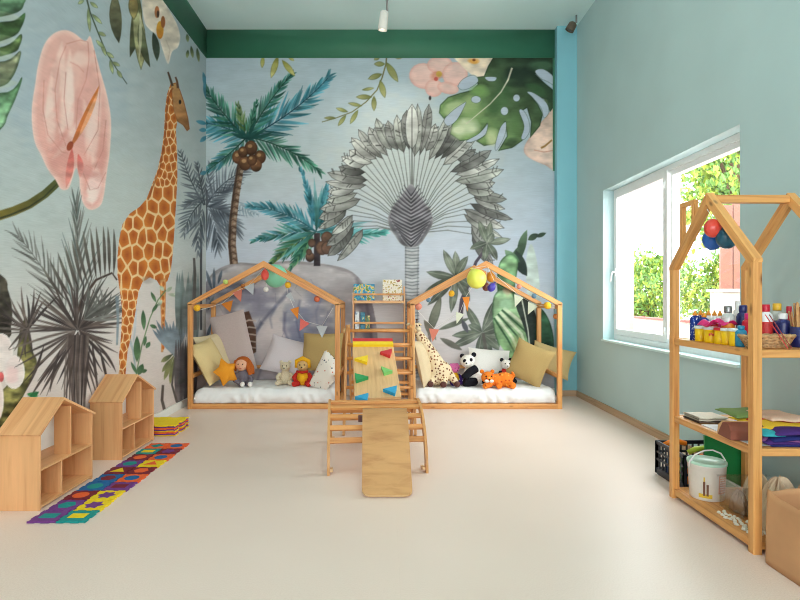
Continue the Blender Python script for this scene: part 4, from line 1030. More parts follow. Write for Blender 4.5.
# ------------------------------------------------------------------ soft toys
def plushmat(n, c): return fabric(n, c, .12, 120, .95, .5)
for n, c in [('fur_white', (230, 226, 218)), ('fur_black', (28, 28, 34)), ('fur_orange', (228, 120, 30)), ('fur_tan', (206, 170, 118)), ('fur_cream', (214, 200, 172)), ('skin_soft', (226, 176, 146)), ('hair_orange', (176, 92, 40)), ('hair_dark', (60, 36, 30)),
             ('cloth_grey', (112, 106, 116)), ('cloth_yellow', (238, 178, 40)), ('cloth_red', (190, 50, 44)), ('cloth_pink', (226, 120, 176)), ('cloth_purple', (70, 46, 120)), ('hoof_brown', (96, 64, 60)), ('nose_dark', (24, 20, 20))]:
    plushmat(n, rgb(*c))
def soft(name, parent, parts, mat, vox=.006, label=None):
    m = MB()
    for p in parts:
        if p[0] == 'e': m.ell(p[1], p[2], p[3] if len(p) > 3 else (0, 0, 0))
        else: m.tube(p[1], p[2], 10)
    o = m.build(name, mat, parent, label); remesh(o, vox, 4); return o
def eyes(parent, pts, r=.007):
    for p in pts:
        m = MB(); m.ell(p, r, n=8, m=6); m.build('eye', 'nose_dark', parent)
ZB = .205
# doll with orange hair (left bed)
c = at(243, 376, 6.15); x, y = c.x, c.y
t = thing('rag_doll', 'orange haired rag doll in grey clothes sitting beside the star cushion', 'doll', (x, y, ZB))
soft('body', t, [('e', (x + .01, y, ZB + .09), (.085, .07, .10)), ('t', [(x - .06, y - .02, ZB + .13), (x - .07, y - .07, ZB + .06), (x - .02, y - .10, ZB + .04)], [.03, .028, .022]), ('t', [(x + .07, y - .02, ZB + .12), (x + .11, y - .06, ZB + .07), (x + .10, y - .10, ZB + .04)], [.03, .027, .022]),
                 ('t', [(x - .03, y - .03, ZB + .035), (x + .02, y - .13, ZB + .03)], [.035, .03]), ('t', [(x + .05, y - .03, ZB + .035), (x + .11, y - .12, ZB + .03)], [.035, .03])], 'cloth_grey')
h = soft('head', t, [('e', (x - .01, y - .015, ZB + .23), (.072, .065, .07)), ('e', (x - .01, y - .08, ZB + .225), (.01, .01, .008)), ('e', (x - .075, y - .01, ZB + .23), (.012, .01, .016)), ('t', [(x, y, ZB + .15), (x - .005, y - .005, ZB + .2)], [.03, .03])], 'skin_soft')
eyes(h, [(x - .035, y - .073, ZB + .245), (x + .015, y - .075, ZB + .245)]); m = MB(); m.tube([(x - .03, y - .074, ZB + .205), (x - .01, y - .079, ZB + .199), (x + .012, y - .075, ZB + .205)], .003, 6); m.build('mouth', 'cloth_red', h)
soft('hair', t, [('e', (x - .005, y + .02, ZB + .265), (.084, .07, .06)), ('t', [(x - .07, y - .01, ZB + .28), (x - .09, y - .01, ZB + .22), (x - .08, y - .01, ZB + .16)], [.025, .022, .012]), ('t', [(x + .06, y, ZB + .27), (x + .10, y - .01, ZB + .2), (x + .12, y - .03, ZB + .13)], [.03, .032, .02]), ('t', [(x + .05, y - .02, ZB + .25), (x + .075, y - .04, ZB + .18), (x + .09, y - .05, ZB + .12)], [.022, .026, .014])], 'hair_orange')
for sx in (.03, .115):
    m = MB(); m.ell((x + sx, y - .14, ZB + .032), (.026, .03, .028)); m.build('shoe', 'white_soft', t)
# generic seated animal
def seated(name, label, cat, px, Y, s, mats, ear='round', belly=None, group=None, z=ZB, turn=0):
    body, limb, face = mats; c = at(px, 380, Y); x, y = 0, 0
    t = thing(name, label, cat, (c.x, Y, z), group)
    def q(p): 
        a = turn; return (c.x + (p[0] * math.cos(a) - p[1] * math.sin(a)) * s, Y + (p[0] * math.sin(a) + p[1] * math.cos(a)) * s, z + p[2] * s)
    r = lambda *v: tuple(k * s for k in v)
    soft('body', t, [('e', q((0, 0, .10)), r(.085, .08, .10)), ('t', [q((0, 0, .16)), q((0, -.01, .20))], [.05 * s, .05 * s])], body)
    for sg in (-1, 1):
        soft('arm', t, [('t', [q((sg * .07, -.01, .15)), q((sg * .105, -.05, .11)), q((sg * .08, -.09, .08))], [.028 * s, .028 * s, .026 * s])], limb)
        soft('leg', t, [('t', [q((sg * .05, -.02, .04)), q((sg * .085, -.11, .035)), q((sg * .09, -.13, .045))], [.04 * s, .035 * s, .036 * s])], limb)
    h = soft('head', t, [('e', q((0, -.02, .25)), r(.075, .068, .068)), ('e', q((0, -.08, .235)), r(.033, .03, .026))] , face)
    for sg in (-1, 1):
        m = MB(); m.ell(q((sg * .058, 0, .31)), r(.026, .014, .026)); m.build('ear', limb, h)
    eyes(h, [q((-.028, -.083, .268)), q((.028, -.083, .268))], .008 * s)
    m = MB(); m.ell(q((0, -.11, .24)), .009 * s, n=8, m=6); m.build('nose', 'nose_dark', h)
    if belly:
        m = MB(); m.ell(q((0, -.025, .10)), r(.06, .07, .07)); m.build('belly', belly, t)
    return t, q
seated('teddy_bear', 'small cream teddy bear sitting in front of the pale pink cushion', 'teddy bear', 285.5, 6.2, .82, ('fur_cream', 'fur_cream', 'fur_cream'))
t, q = seated('plush_toy', 'yellow hooded plush toy with red trim beside the dotted cushion', 'soft toy', 303, 6.12, .9, ('cloth_yellow', 'cloth_red', 'fur_tan'), belly='cloth_yellow')
m = MB(); m.tube([q((-.08, -.02, .23)), q((-.075, -.03, .31)), q((0, -.035, .345)), q((.075, -.03, .31)), q((.08, -.02, .23))], [.02, .024, .026, .024, .02]); m.build('hood', 'cloth_yellow', t)
m = MB(); m.tube([q((-.07, -.05, .185)), q((0, -.085, .175)), q((.07, -.05, .185))], .014); m.build('scarf', 'cloth_red', t)
# giraffe
c = at(440, 384, 6.12); x, y = c.x, c.y
t = thing('plush_giraffe', 'tall spotted plush giraffe with long leaning neck in right bed', 'soft toy', (x, y, ZB))
soft('body', t, [('e', (x - .01, y, ZB + .15), (.15, .11, .14)), ('e', (x - .05, y, ZB + .09), (.13, .11, .09)), ('t', [(x - .03, y, ZB + .2), (x - .10, y - .01, ZB + .36), (x - .20, y - .02, ZB + .52), (x - .27, y - .02, ZB + .62)], [.11, .075, .058, .045]),
                 ('t', [(x - .09, y - .04, ZB + .08), (x - .12, y - .13, ZB + .04)], [.05, .04]), ('t', [(x + .04, y - .05, ZB + .08), (x + .02, y - .15, ZB + .04)], [.05, .04]), ('t', [(x + .10, y - .02, ZB + .15), (x + .15, y - .08, ZB + .07), (x + .17, y - .11, ZB + .04)], [.045, .04, .03])], 'giraffe_plush', .008)
h = soft('head', t, [('e', (x - .28, y - .03, ZB + .66), (.05, .06, .05)), ('e', (x - .25, y - .08, ZB + .64), (.035, .05, .03))], 'giraffe_plush')
for sx in (-.03, .02):
    m = MB(); m.tube([(x - .28 + sx, y - .02, ZB + .70), (x - .28 + sx, y - .02, ZB + .735)], .006, 6); m.ell((x - .28 + sx, y - .02, ZB + .74), .011, n=8, m=6); m.build('horn', 'hair_dark', h)
    m = MB(); m.ell((x - .28 + sx * 2.4, y, ZB + .69), (.03, .008, .014), (0, .4 if sx > 0 else -.4, 0)); m.build('ear', 'giraffe_plush', h)
eyes(h, [(x - .315, y - .075, ZB + .67), (x - .235, y - .06, ZB + .68)], .008)
for px_, py_, pz_ in [(-.12, -.15, .04), (.02, -.175, .04), (.175, -.125, .035)]:
    m = MB(); m.ell((x + px_, y + py_, ZB + pz_), (.036, .03, .034)); m.build('hoof', 'hoof_brown', t)
# brown bear behind giraffe
seated('teddy_bear', 'tan teddy bear half hidden behind the plush giraffe', 'teddy bear', 431, 6.42, .95, ('fur_tan', 'fur_tan', 'fur_tan'))
# pink doll in orange
t, q = seated('small_doll', 'small pink haired doll with orange dress beside the panda', 'doll', 454, 6.2, .72, ('cloth_yellow', 'cloth_purple', 'cloth_pink'), turn=.4)
m = MB(); m.tube([q((-.07, -.03, .26)), q((-.06, 0, .31)), q((.06, 0, .31)), q((.07, -.03, .26))], .024 * .8); m.build('hair', 'cloth_pink', t)
# panda lying back
c = at(471, 382, 6.15); x, y = c.x, c.y
t = thing('plush_panda', 'black and white plush panda reclining in the middle of right bed', 'soft toy', (x, y, ZB))
soft('body', t, [('e', (x + .07, y, ZB + .09), (.12, .09, .085)), ('e', (x + .0, y, ZB + .16), (.08, .075, .08))], 'fur_white')
h = soft('head', t, [('e', (x - .04, y - .03, ZB + .275), (.085, .075, .075)), ('e', (x - .065, y - .09, ZB + .255), (.035, .03, .028))], 'fur_white')
for ex, ez in ((-.10, .33), (.03, .345)): m = MB(); m.ell((x + ex, y - .01, ZB + ez), (.028, .016, .028)); m.build('ear', 'fur_black', h)
for ex, ez in ((-.085, .285), (-.015, .295)): m = MB(); m.ell((x + ex, y - .092, ZB + ez), (.019, .012, .022), (0, .4, 0)); m.build('eye_patch', 'fur_black', h)
m = MB(); m.ell((x - .07, y - .12, ZB + .262), (.011, .008, .008), n=8, m=6); m.build('nose', 'nose_dark', h)
soft('arm', t, [('t', [(x + .05, y - .07, ZB + .2), (x - .03, y - .10, ZB + .16), (x - .10, y - .13, ZB + .10)], [.045, .046, .04])], 'fur_black')
soft('leg', t, [('t', [(x + .04, y - .06, ZB + .055), (x - .05, y - .11, ZB + .045), (x - .10, y - .12, ZB + .05)], [.05, .046, .046])], 'fur_black')
soft('leg', t, [('t', [(x + .17, y - .02, ZB + .07), (x + .15, y - .1, ZB + .05)], [.05, .045])], 'fur_black')
# orange tiger / lion plush lying
dotted_mat('tiger_plush', rgb(232, 124, 30), [(0, rgb(196, 70, 16)), (.4, rgb(246, 170, 70)), (.7, rgb(150, 50, 16))], 26, .28)
c = at(497, 382, 6.02); x, y = c.x, c.y
t = thing('plush_tiger', 'bright orange plush tiger lying in front of the white cushion', 'soft toy', (x, y, ZB))
soft('body', t, [('e', (x + .08, y, ZB + .085), (.10, .08, .082)), ('e', (x + .0, y, ZB + .08), (.12, .075, .07)), ('t', [(x - .08, y - .04, ZB + .04), (x - .16, y - .12, ZB + .03)], [.035, .032]), ('t', [(x + .0, y - .05, ZB + .04), (x + .0, y - .13, ZB + .03)], [.035, .033]), ('t', [(x + .12, y - .05, ZB + .04), (x + .16, y - .12, ZB + .032)], [.045, .036]), ('t', [(x + .15, y + .03, ZB + .06), (x + .19, y + .0, ZB + .13), (x + .16, y - .02, ZB + .17)], [.018, .016, .015])], 'tiger_plush', .007)
h = soft('head', t, [('e', (x - .11, y - .05, ZB + .115), (.075, .065, .065)), ('e', (x - .11, y - .11, ZB + .095), (.035, .028, .026))], 'tiger_plush')
for sx in (-.06, .055): m = MB(); m.ell((x - .11 + sx, y - .02, ZB + .175), (.023, .013, .023)); m.build('ear', 'fur_orange', h)
eyes(h, [(x - .14, y - .108, ZB + .135), (x - .08, y - .108, ZB + .135)], .008); m = MB(); m.ell((x - .11, y - .137, ZB + .103), .009, n=8, m=6); m.build('nose', 'nose_dark', h)
m = MB(); m.ell((x - .085, y - .125, ZB + .085), (.026, .02, .018)); m.ell((x - .135, y - .125, ZB + .085), (.026, .02, .018)); m.build('muzzle', 'fur_white', h)
# dark haired small toy leaning at back
t, q = seated('plush_dog', 'small black eared white dog plush behind the orange tiger', 'soft toy', 506, 6.32, .86, ('cloth_red', 'fur_black', 'fur_white'))

# ------------------------------------------------------------------ balloons, pompoms and bunting
def balloon_mat(n, c):
    m, nt, b, out = new_mat(n); b.inputs['Base Color'].default_value = c; b.inputs['Roughness'].default_value = .3
    b.inputs['Subsurface Weight'].default_value = .25; b.inputs['Subsurface Radius'].default_value = (.03, .03, .03); MATS[n] = m
for n, c in [('latex_mint', (136, 212, 176)), ('latex_coral', (236, 96, 84)), ('latex_lime', (236, 240, 100)), ('latex_orange', (232, 156, 50)), ('latex_purple', (66, 56, 160)), ('latex_brown', (120, 70, 60)), ('latex_red', (214, 74, 60)), ('latex_blue', (34, 96, 176)), ('latex_teal', (30, 84, 106))]:
    balloon_mat(n, rgb(*c))
def balloon(label, c, r, mat, tilt=(0, 0, 0), group=None, s=1.15, hang=None):
    m = MB(); k = 20
    prof = []
    for i in range(15):
        a = -PI / 2 + PI * i / 14; rr = r * math.cos(a); z = r * s * math.sin(a)
        if a < 0: rr *= 1 - .18 * (math.sin(-a)) ** 2; z *= 1.12
        prof.append((max(rr, .0006), z))
    zb = prof[0][1]
    prof = [(.012, zb - .018), (.006, zb - .008), (.004, zb)] + prof[1:]
    M = Matrix.Translation(c) @ Euler(tilt).to_matrix().to_4x4()
    m.lathe(prof, n=k, M=M)
    o = tag(m.build('balloon', mat), label, 'balloon', group)
    if hang:
        h = MB(); h.tube([M @ Vector((0, 0, zb - .01)), hang], .0018, 5); h.build('string', 'white_paint', o)
    return o
Yf = 5.80
balloon('mint green balloon tucked under the ridge of the left bed', at(275.5, 276, 6.05), .13, 'latex_mint', (.5, PI - .5, 0), s=1.0, hang=at(264, 267, 5.9))
balloon('coral balloon under the ridge beside the mint green one', at(265, 275, 5.93), .043, 'latex_coral', (0, PI, 0), hang=at(264, 266, 5.88), s=1.35)
balloon('lime yellow balloon hanging at the peak of the right bed', at(476.5, 279, 5.74), .104, 'latex_lime', (.3, PI - .4, 0), s=.98, hang=at(486, 266, 5.83))
balloon('orange balloon tied beside the lime one on right bed', at(491, 277, 5.98), .05, 'latex_orange', (0, PI, 0), hang=at(487, 266, 5.95))
balloon('violet blue balloon low in the cluster at the right bed peak', at(491.5, 287.5, 5.8), .042, 'latex_purple', (0, PI + .6, 0), hang=at(488, 267, 5.83))
balloon('brown balloon between the lime and violet ones', at(486, 287, 5.92), .04, 'latex_brown', (0, PI, 0), hang=at(487, 267, 5.92))
for n, c in [('wool_yellow', (236, 178, 44)), ('wool_lime', (186, 206, 110)), ('wool_coral', (214, 112, 76)), ('wool_white', (224, 220, 214)), ('wool_blue', (106, 140, 164)), ('wool_rose', (222, 140, 116)), ('wool_rust', (190, 120, 66))]:
    plain(n, rgb(*c), .95, .2, 160, .6)
def pompom(label, px, py, Y, r, mat, group, drop=.05):
    c = at(px, py, Y); R = random.Random(int(px * 7)); m = MB()
    def f(u, v):
        a = 2 * PI * u; b = -PI / 2 + PI * v; rr = r * (1 + .10 * math.sin(a * 7) * math.cos(b * 9))
        return (c.x + rr * math.cos(b) * math.cos(a), c.y + rr * math.cos(b) * math.sin(a), c.z + rr * math.sin(b))
    m.grid(f, 20, 12, closeu=True)
    o = tag(m.build('pompom', mat), label, 'pompom', group)
    if drop:
        h = MB(); h.tube([(c.x, c.y, c.z + r * .9), (c.x, c.y + .02, c.z + r + drop)], .0015, 5); h.build('string', 'white_paint', o)
    return o
gl = 'wool pompoms on the left bed'; gr_ = 'wool pompoms on the right bed'
for L, px, py, Y, r, mt, d in [('yellow pompom at the left eave of the left bed', 197, 308, 5.80, .035, 'wool_yellow', 0), ('lime green pompom on the left rafter of the left bed', 225.5, 282, 5.81, .026, 'wool_lime', 0),
                            ('rust pompom on the inner rafter of left bed', 243, 286, 6.58, .026, 'wool_rust', .01), ('white pompom hanging under the coral balloon', 266, 289.5, 5.93, .028, 'wool_white', .04), ('yellow pompom hanging right of the mint balloon', 288, 285, 5.87, .033, 'wool_yellow', .03),
                            ('coral pompom under the right rafter of the left bed', 317, 299, 5.87, .032, 'wool_coral', .03)]:
    pompom(L, px, py, Y, r, mt, gl, d)
for L, px, py, Y, r, mt, d in [('rose pompom at the left eave of the right bed', 418.5, 306.5, 5.87, .036, 'wool_rose', .01), ('blue pompom on the left rafter of the right bed', 428.5, 300, 5.87, .025, 'wool_blue', .02), ('yellow pompom under left rafter of the right bed', 451.5, 293.5, 5.87, .033, 'wool_yellow', .05),
                            ('rose pompom on the right rafter of the right bed', 519, 286.5, 5.81, .026, 'wool_rose', 0), ('blue pompom between the right rafters of right bed', 534, 296, 6.2, .028, 'wool_blue', .02), ('orange pompom near the right eave of the right bed', 547.5, 305.5, 5.80, .038, 'wool_yellow', 0), ('rust pompom hanging lowest by the right post', 556, 316.5, 5.90, .03, 'wool_rust', .05), ('white pompom beside the orange one at the right eave', 553, 307, 5.93, .024, 'wool_white', .01)]:
    pompom(L, px, py, Y, r, mt, gr_, d)
def pennant(label, px, py, Y, w, h, mat, group, rot=0.0):
    c = at(px, py, Y); m = MB()
    M = Matrix.Translation(c) @ Matrix.Rotation(rot, 4, 'Y')
    pts = [(-w / 2, 0), (w / 2, 0), (0, -h)]
    n = 3; t = .0025
    vs = [(p[0], -t, p[1]) for p in pts] + [(p[0], t, p[1]) for p in pts]
    m.add(vs, [(0, 2, 1), (3, 4, 5), (0, 1, 4, 3), (1, 2, 5, 4), (2, 0, 3, 5)], None, 0, False, M)
    return tag(m.build('pennant', mat), label, 'pennant', group)
for n, c in [('felt_orange', (220, 134, 56)), ('felt_salmon', (216, 130, 110)), ('felt_grey', (186, 192, 196)), ('felt_cream', (214, 218, 196)), ('felt_pink', (222, 112, 104))]: fabric(n, rgb(*c))
gl = 'felt pennants strung across the left bed'; gr_ = 'felt pennants strung across the right bed'
for L, px, py, Y, w_, h_, mt, r in [('orange pennant nearest the left eave of left bed', 227, 302, 6.58, .15, .13, 'felt_orange', -.3), ('salmon pennant second from left on the left bed', 237, 291, 6.55, .13, .14, 'felt_salmon', -.35), ('grey white pennant next to the coral balloon', 249, 285, 6.5, .13, .13, 'felt_grey', -.4),
                                 ('pale pennant high right of the mint balloon', 288, 294, 5.95, .07, .12, 'felt_grey', -.7), ('orange pennant hanging over the elephant shoulder', 294.5, 308, 6.05, .10, .13, 'felt_orange', -.3), ('pink pennant low in the middle of the elephant', 305, 321, 6.15, .12, .13, 'felt_pink', .5), ('grey pennant near the right post above the khaki cushion', 322, 326, 6.3, .13, .14, 'felt_grey', 0)]:
    pennant(L, px, py, Y, w_, h_, mt, gl, r)
for L, px, py, Y, w_, h_, mt, r in [('salmon pennant beside the plush giraffe neck', 434, 329, 6.3, .12, .15, 'felt_salmon', .1), ('orange pennant under the lime balloon', 466, 297, 6.0, .08, .16, 'felt_orange', -.1), ('cream pennant below the orange pennant in right bed', 460, 313, 6.2, .10, .13, 'felt_cream', .3),
                                 ('light green grey pennant on right side of right bed', 519, 296, 6.45, .12, .14, 'felt_cream', .35), ('pale olive pennant lowest on the inner right rafter', 533, 304, 6.5, .13, .14, 'felt_cream', .45)]:
    pennant(L, px, py, Y, w_, h_, mt, gr_, r)
def cord(label, P, name='bunting_cord'):
    m = MB(); m.tube([at(*p) for p in P], .0022, 5); return tag(m.build(name, 'white_paint'), label, 'cord')
cord('thin white bunting cord along the left rafters of left bed', [(197, 311, 5.86), (222, 303.5, 6.5), (237, 291, 6.56), (249, 285, 6.51), (263, 270, 6.2)])
cord('thin white bunting cord drooping over the elephant in the left bed', [(287, 280, 5.9), (288, 294, 5.96), (294, 308, 6.06), (305, 321, 6.16), (322, 326, 6.31), (333, 308, 6.0)])
cord('thin white bunting cord drooping inside the left of right bed', [(418, 311, 5.9), (434, 328.5, 6.31), (460, 312.5, 6.21), (466, 296.5, 6.01), (483, 271, 5.85)])
cord('thin white bunting cord along the inner right rafter of right bed', [(492, 272, 5.9), (519, 295.5, 6.46), (533, 303.5, 6.51), (551, 308, 6.0)])
# ------------------------------------------------------------------ climbing triangle, ramp, arch, slide
for n, c in [('hold_red', (208, 44, 52)), ('hold_yellow', (246, 208, 30)), ('hold_green', (36, 150, 84)), ('hold_lime', (126, 200, 110)), ('hold_blue', (30, 150, 196))]: plain(n, rgb(*c), .45, .04, 20)
TX, TW = -.047, .31
t = thing('climbing_triangle', 'wooden climbing triangle with round rungs behind the ramp', 'climbing frame', (TX, 5.1, 0))
for s in (-1, 1):
    x = TX + s * TW
    for y0, y1 in ((4.72, 5.125), (5.50, 5.08)):
        m = MB(); m.bar((x + (0 if y0 < 5 else s * -.02), y0, 0), (x + (0 if y0 < 5 else s * -.02), y1, .93), .022, .055, (0, 1, 0)); m.build('side_rail', 'ply_orange', t)
    m = MB(); m.tube([(x + s * .012, 5.1, .885), (x + s * .03, 5.1, .885)], .022, 12); m.build('pivot_knob', 'ply_edge', t)
for k in range(7):
    z = .14 + k * .124; tt = z / .93
    y = lerp(4.72, 5.125, tt); m = MB(); m.tube([(TX - TW, y, z), (TX + TW, y, z)], .0155, 12); m.build('rung', 'pine_orange', t)
    if k < 6: y = lerp(5.5, 5.08, tt); m = MB(); m.tube([(TX - TW + .02, y, z - .02), (TX + TW - .02, y, z - .02)], .0155, 12); m.build('rung', 'pine_orange', t)
# ramp board with coloured holds
ra = Vector((-.055, 4.22, .412)); rb = Vector((-.113, 5.0, .783)); rw = .365
t = thing('climbing_ramp', 'plywood ramp with coloured triangular holds running up to the triangle', 'ramp', tuple(ra))
d = (rb - ra).normalized(); up = Vector((1, 0, 0)).cross(d).normalized()
m = MB(); m.bar(ra, rb, rw, .018, tuple(up), bev=.004); m.build('board', 'ply_light', t)
MR = Matrix((Vector((1, 0, 0)), d, up)).transposed().to_4x4(); MR.translation = ra + up * .009
L = (rb - ra).length
for yy, mt in ((L - .065, 'hold_yellow'), (L - .008, 'hold_red')):
    m = MB(); m.prism([(-rw / 2, -.028), (rw / 2, -.028), (rw / 2, .028), (-rw / 2, .028)], .024, MR @ Matrix.Translation((0, yy, 0))); m.build('top_strip', mt, t)
def ramp_local(px, py):
    # survey point on the ramp plane
    o_ = Vector((0, 0, CAMZ)); dr = Vector(((px - 385) / F, 1, (297 - py) / F))
    n = up; k = (ra + up * .009 - o_).dot(n) / dr.dot(n); P = o_ + dr * k - (ra + up * .009)
    yy_ = P.y / d.y; return (P.x - yy_ * d.x, yy_)
holds = [('hold_red', [(380, 354.5), (392, 351.5), (390, 358.5)]), ('hold_yellow', [(354.5, 361), (368, 358), (367, 365)]), ('hold_lime', [(381, 369), (392.5, 373.5), (384, 376)]), ('hold_green', [(354.8, 376), (368.5, 379.5), (356, 383.5)]), ('hold_blue', [(383, 392), (397, 388.5), (395, 396.5)]), ('hold_blue', [(355, 399.5), (368.5, 396), (367, 403)])]
for mt, P in holds:
    Q = [ramp_local(*p) for p in P]
    ar = (Q[1][0] - Q[0][0]) * (Q[2][1] - Q[0][1]) - (Q[1][1] - Q[0][1]) * (Q[2][0] - Q[0][0])
    if ar < 0: Q = Q[::-1]
    m = MB(); m.prism(Q, .03, MR); m.build('climbing_hold', mt, t)
# arch (curved bridge) slightly turned
aw = .335; AC = Vector((-.082, 4.13, 0)); rot = Matrix.Translation(AC) @ Matrix.Rotation(math.radians(4.5), 4, 'Z')
t = thing('climbing_arch', 'curved wooden climbing arch with slats under the ramp end', 'climbing arch', tuple(AC))
RO, RI = .425, .365
for s in (-1, 1):
    m = MB(); N = 26; vs = []; fs = []
    prof = []
    for i in range(N + 1):
        a = PI * i / N; c_, s_ = math.cos(a), math.sin(a)
        ro = RO * (1 + .06 * abs(c_) ** 6); ri = RI * (1 + .06 * abs(c_) ** 6)
        prof.append(((-c_ * ro, s_ * ro), (-c_ * ri, s_ * ri)))
    for x in (s * aw - .009, s * aw + .009):
        for o_, i_ in prof: vs.append((x, o_[0], o_[1])); vs.append((x, i_[0], i_[1]))
    K = 2 * (N + 1)
    for i in range(N):
        a, b, c, e = 2 * i, 2 * i + 1, 2 * i + 3, 2 * i + 2
        fs += [(a, e, c, b), (K + a, K + b, K + c, K + e), (a, K + a, K + e, e), (b, c, K + c, K + b)]
    fs += [(0, 1, K + 1, K), (K - 2, 2 * K - 2, 2 * K - 1, K - 1)]
    uv = [[(math.atan2(vs[k][2], vs[k][1]) * .4, math.hypot(vs[k][1], vs[k][2]) + vs[k][0]) for k in f] for f in fs]
    m.add(vs, fs, uv, 0, False, rot); m.build('side_arc', 'ply_orange', t)
    # small foot bracket joining the two ends on the floor
    for q in (-1, 1):
        m = MB(); m.bar(rot @ Vector((s * (aw - .02), q * RO * 1.03, .03)), rot @ Vector((s * (aw - .02), q * (RO * 1.03 - .10), .012)), .02, .02); m.build('foot_block', 'ply_edge', t)
for k, a in enumerate([31, 44, 58, 74, 90, 106, 122, 136, 149]):
    a = math.radians(a); rr = RO - .02
    p = Vector((0, -math.cos(a) * rr, math.sin(a) * rr)); nrm = rot.to_3x3() @ Vector((0, -math.cos(a), math.sin(a)))
    m = MB(); m.bar(rot @ (p + Vector((-aw + .009, 0, 0))), rot @ (p + Vector((aw - .009, 0, 0))), .05 if 60 < math.degrees(a) < 120 else .038, .018, tuple(nrm)); m.build('slat', 'pine_orange', t)
# bent plywood slide
ctrl = [(3.83, .405), (3.78, .413), (3.72, .41), (3.64, .375), (3.55, .285), (3.46, .19), (3.38, .11), (3.30, .035), (3.255, .006)]
def cr(P, k=5):
    out = []
    for i in range(len(P) - 1):
        p0, p1, p2, p3 = P[max(i - 1, 0)], P[i], P[i + 1], P[min(i + 2, len(P) - 1)]
        for j in range(k):
            t_ = j / k; out.append(tuple(.5 * (2 * p1[q] + (p2[q] - p0[q]) * t_ + (2 * p0[q] - 5 * p1[q] + 4 * p2[q] - p3[q]) * t_ ** 2 + (3 * p1[q] - p0[q] - 3 * p2[q] + p3[q]) * t_ ** 3) for q in (0, 1)))
    return out + [P[-1]]
path = cr(ctrl); N = len(path)
t = thing('slide_board', 'bent plywood slide board coming down to the floor in front', 'slide', (0, 3.25, 0))
m = MB(); th = .014; hw0, hw1 = .15, .152
acc = [0]
for i in range(1, N): acc.append(acc[-1] + math.dist(path[i], path[i - 1]))
vs = []; fs = []; uvs = []
for i, (y, z) in enumerate(path):
    a = path[max(i - 1, 0)]; b = path[min(i + 1, N - 1)]; l = math.dist(a, b); ny, nz = -(b[1] - a[1]) / l, (b[0] - a[0]) / l
    if nz < 0: ny, nz = -ny, -nz
    if ny > 0 and i > N / 3: ny, nz = -ny, -nz
    ny, nz = ((b[1] - a[1]) / l, -(b[0] - a[0]) / l)
    q = acc[i] / acc[-1]; hw = .152; e = min(acc[i], acc[-1] - acc[i])
    if e < .045: hw -= .045 - math.sqrt(max(0, .045 ** 2 - (.045 - e) ** 2))
    cx = lerp(-.003, .014, q)
    for sx, tt in ((-hw, 0), (hw, 0), (hw, th), (-hw, th)): vs.append((cx + sx, y + ny * tt, max(z + nz * tt, .001 + (0 if tt == 0 else th * .3))))
for i in range(N - 1):
    for k in range(4):
        l = (k + 1) % 4; f = (4 * i + k, 4 * (i + 1) + k, 4 * (i + 1) + l, 4 * i + l); fs.append(f)
        mi_ = 0
fs += [(0, 1, 2, 3), (4 * N - 4, 4 * N - 1, 4 * N - 2, 4 * N - 3)]
uvs = [[(vs[k][0] * 1.3, acc[min(k // 4, N - 1)] * .5) for k in f] for f in fs]
m.add(vs, fs, uvs)
m.mi = [0 if (i % 4 in (0, 2)) else 1 for i in range(len(fs))]
o = m.build('board', ['ply', 'ply_edge'], t)
m = MB(); m.bar((-.13, 3.82, .386), (.125, 3.82, .386), .03, .02); m.build('hook_batten', 'ply_edge', t)
plain('bolt_brown', rgb(80, 40, 36), .5)
m = MB(); m.box((-.186, 3.79, .33), (-.149, 3.83, .37)); m.build('side_block', 'bolt_brown', t)
# little dark block hanging between slats
# ------------------------------------------------------------------ wall bookshelf between the beds
SX0, SX1, SY = -.388, .242, 6.5
t = thing('book_shelf', 'narrow pine book display shelf standing against the wall between beds', 'shelf', (-.07, SY, 0))
for x in (SX0, SX1 - .018):
    m = MB(); m.box((x, SY, 0), (x + .018, SY + .15, 1.25), grain='z'); m.build('side_panel', 'pine_pale', t)
    m = MB(); m.box((x, SY + .13, 1.25), (x + .018, SY + .15, 1.33), grain='z'); m.build('side_panel_top', 'pine_pale', t)
for z in (1.125, .785, .44, .08):
    m = MB(); m.box((SX0 + .018, SY, z), (SX1 - .018, SY + .15, z + .032)); m.build('shelf_board', 'pine_pale', t)
    m = MB(); m.box((SX0 + .018, SY - .0, z + .095), (SX1 - .018, SY + .012, z + .118)); m.build('book_rail', 'pine_orange', t)
# picture books: covers painted procedurally
def cover_mat(n, stops, scale, bg=None):
    m, nt, b, out = new_mat(n); v = mapping(nt, 'Object', (1, 1, 1)); f = noise(nt, v, scale, 2, .5)
    nt.links.new(ramp(nt, f, stops, 'CONSTANT'), b.inputs['Base Color']); b.inputs['Roughness'].default_value = .35; MATS[n] = m
cover_mat('cover_blue', [(0, rgb(30, 120, 160)), (.42, rgb(60, 160, 190)), (.52, rgb(220, 190, 110)), (.6, rgb(90, 140, 70))], 22)
cover_mat('cover_floral', [(0, rgb(150, 60, 50)), (.34, rgb(236, 226, 208)), (.56, rgb(200, 170, 90)), (.66, rgb(70, 90, 60))], 34)
cover_mat('cover_white', [(0, rgb(226, 230, 232)), (.5, rgb(200, 210, 216)), (.6, rgb(120, 150, 180))], 26); cover_mat('cover_teal', [(0, rgb(20, 110, 140)), (.55, rgb(60, 150, 160)), (.65, rgb(230, 200, 120))], 24)
cover_mat('cover_green', [(0, rgb(70, 110, 70)), (.5, rgb(190, 170, 90)), (.62, rgb(240, 220, 160))], 26); plain('pages', rgb(236, 230, 216), .8, .05, 90)
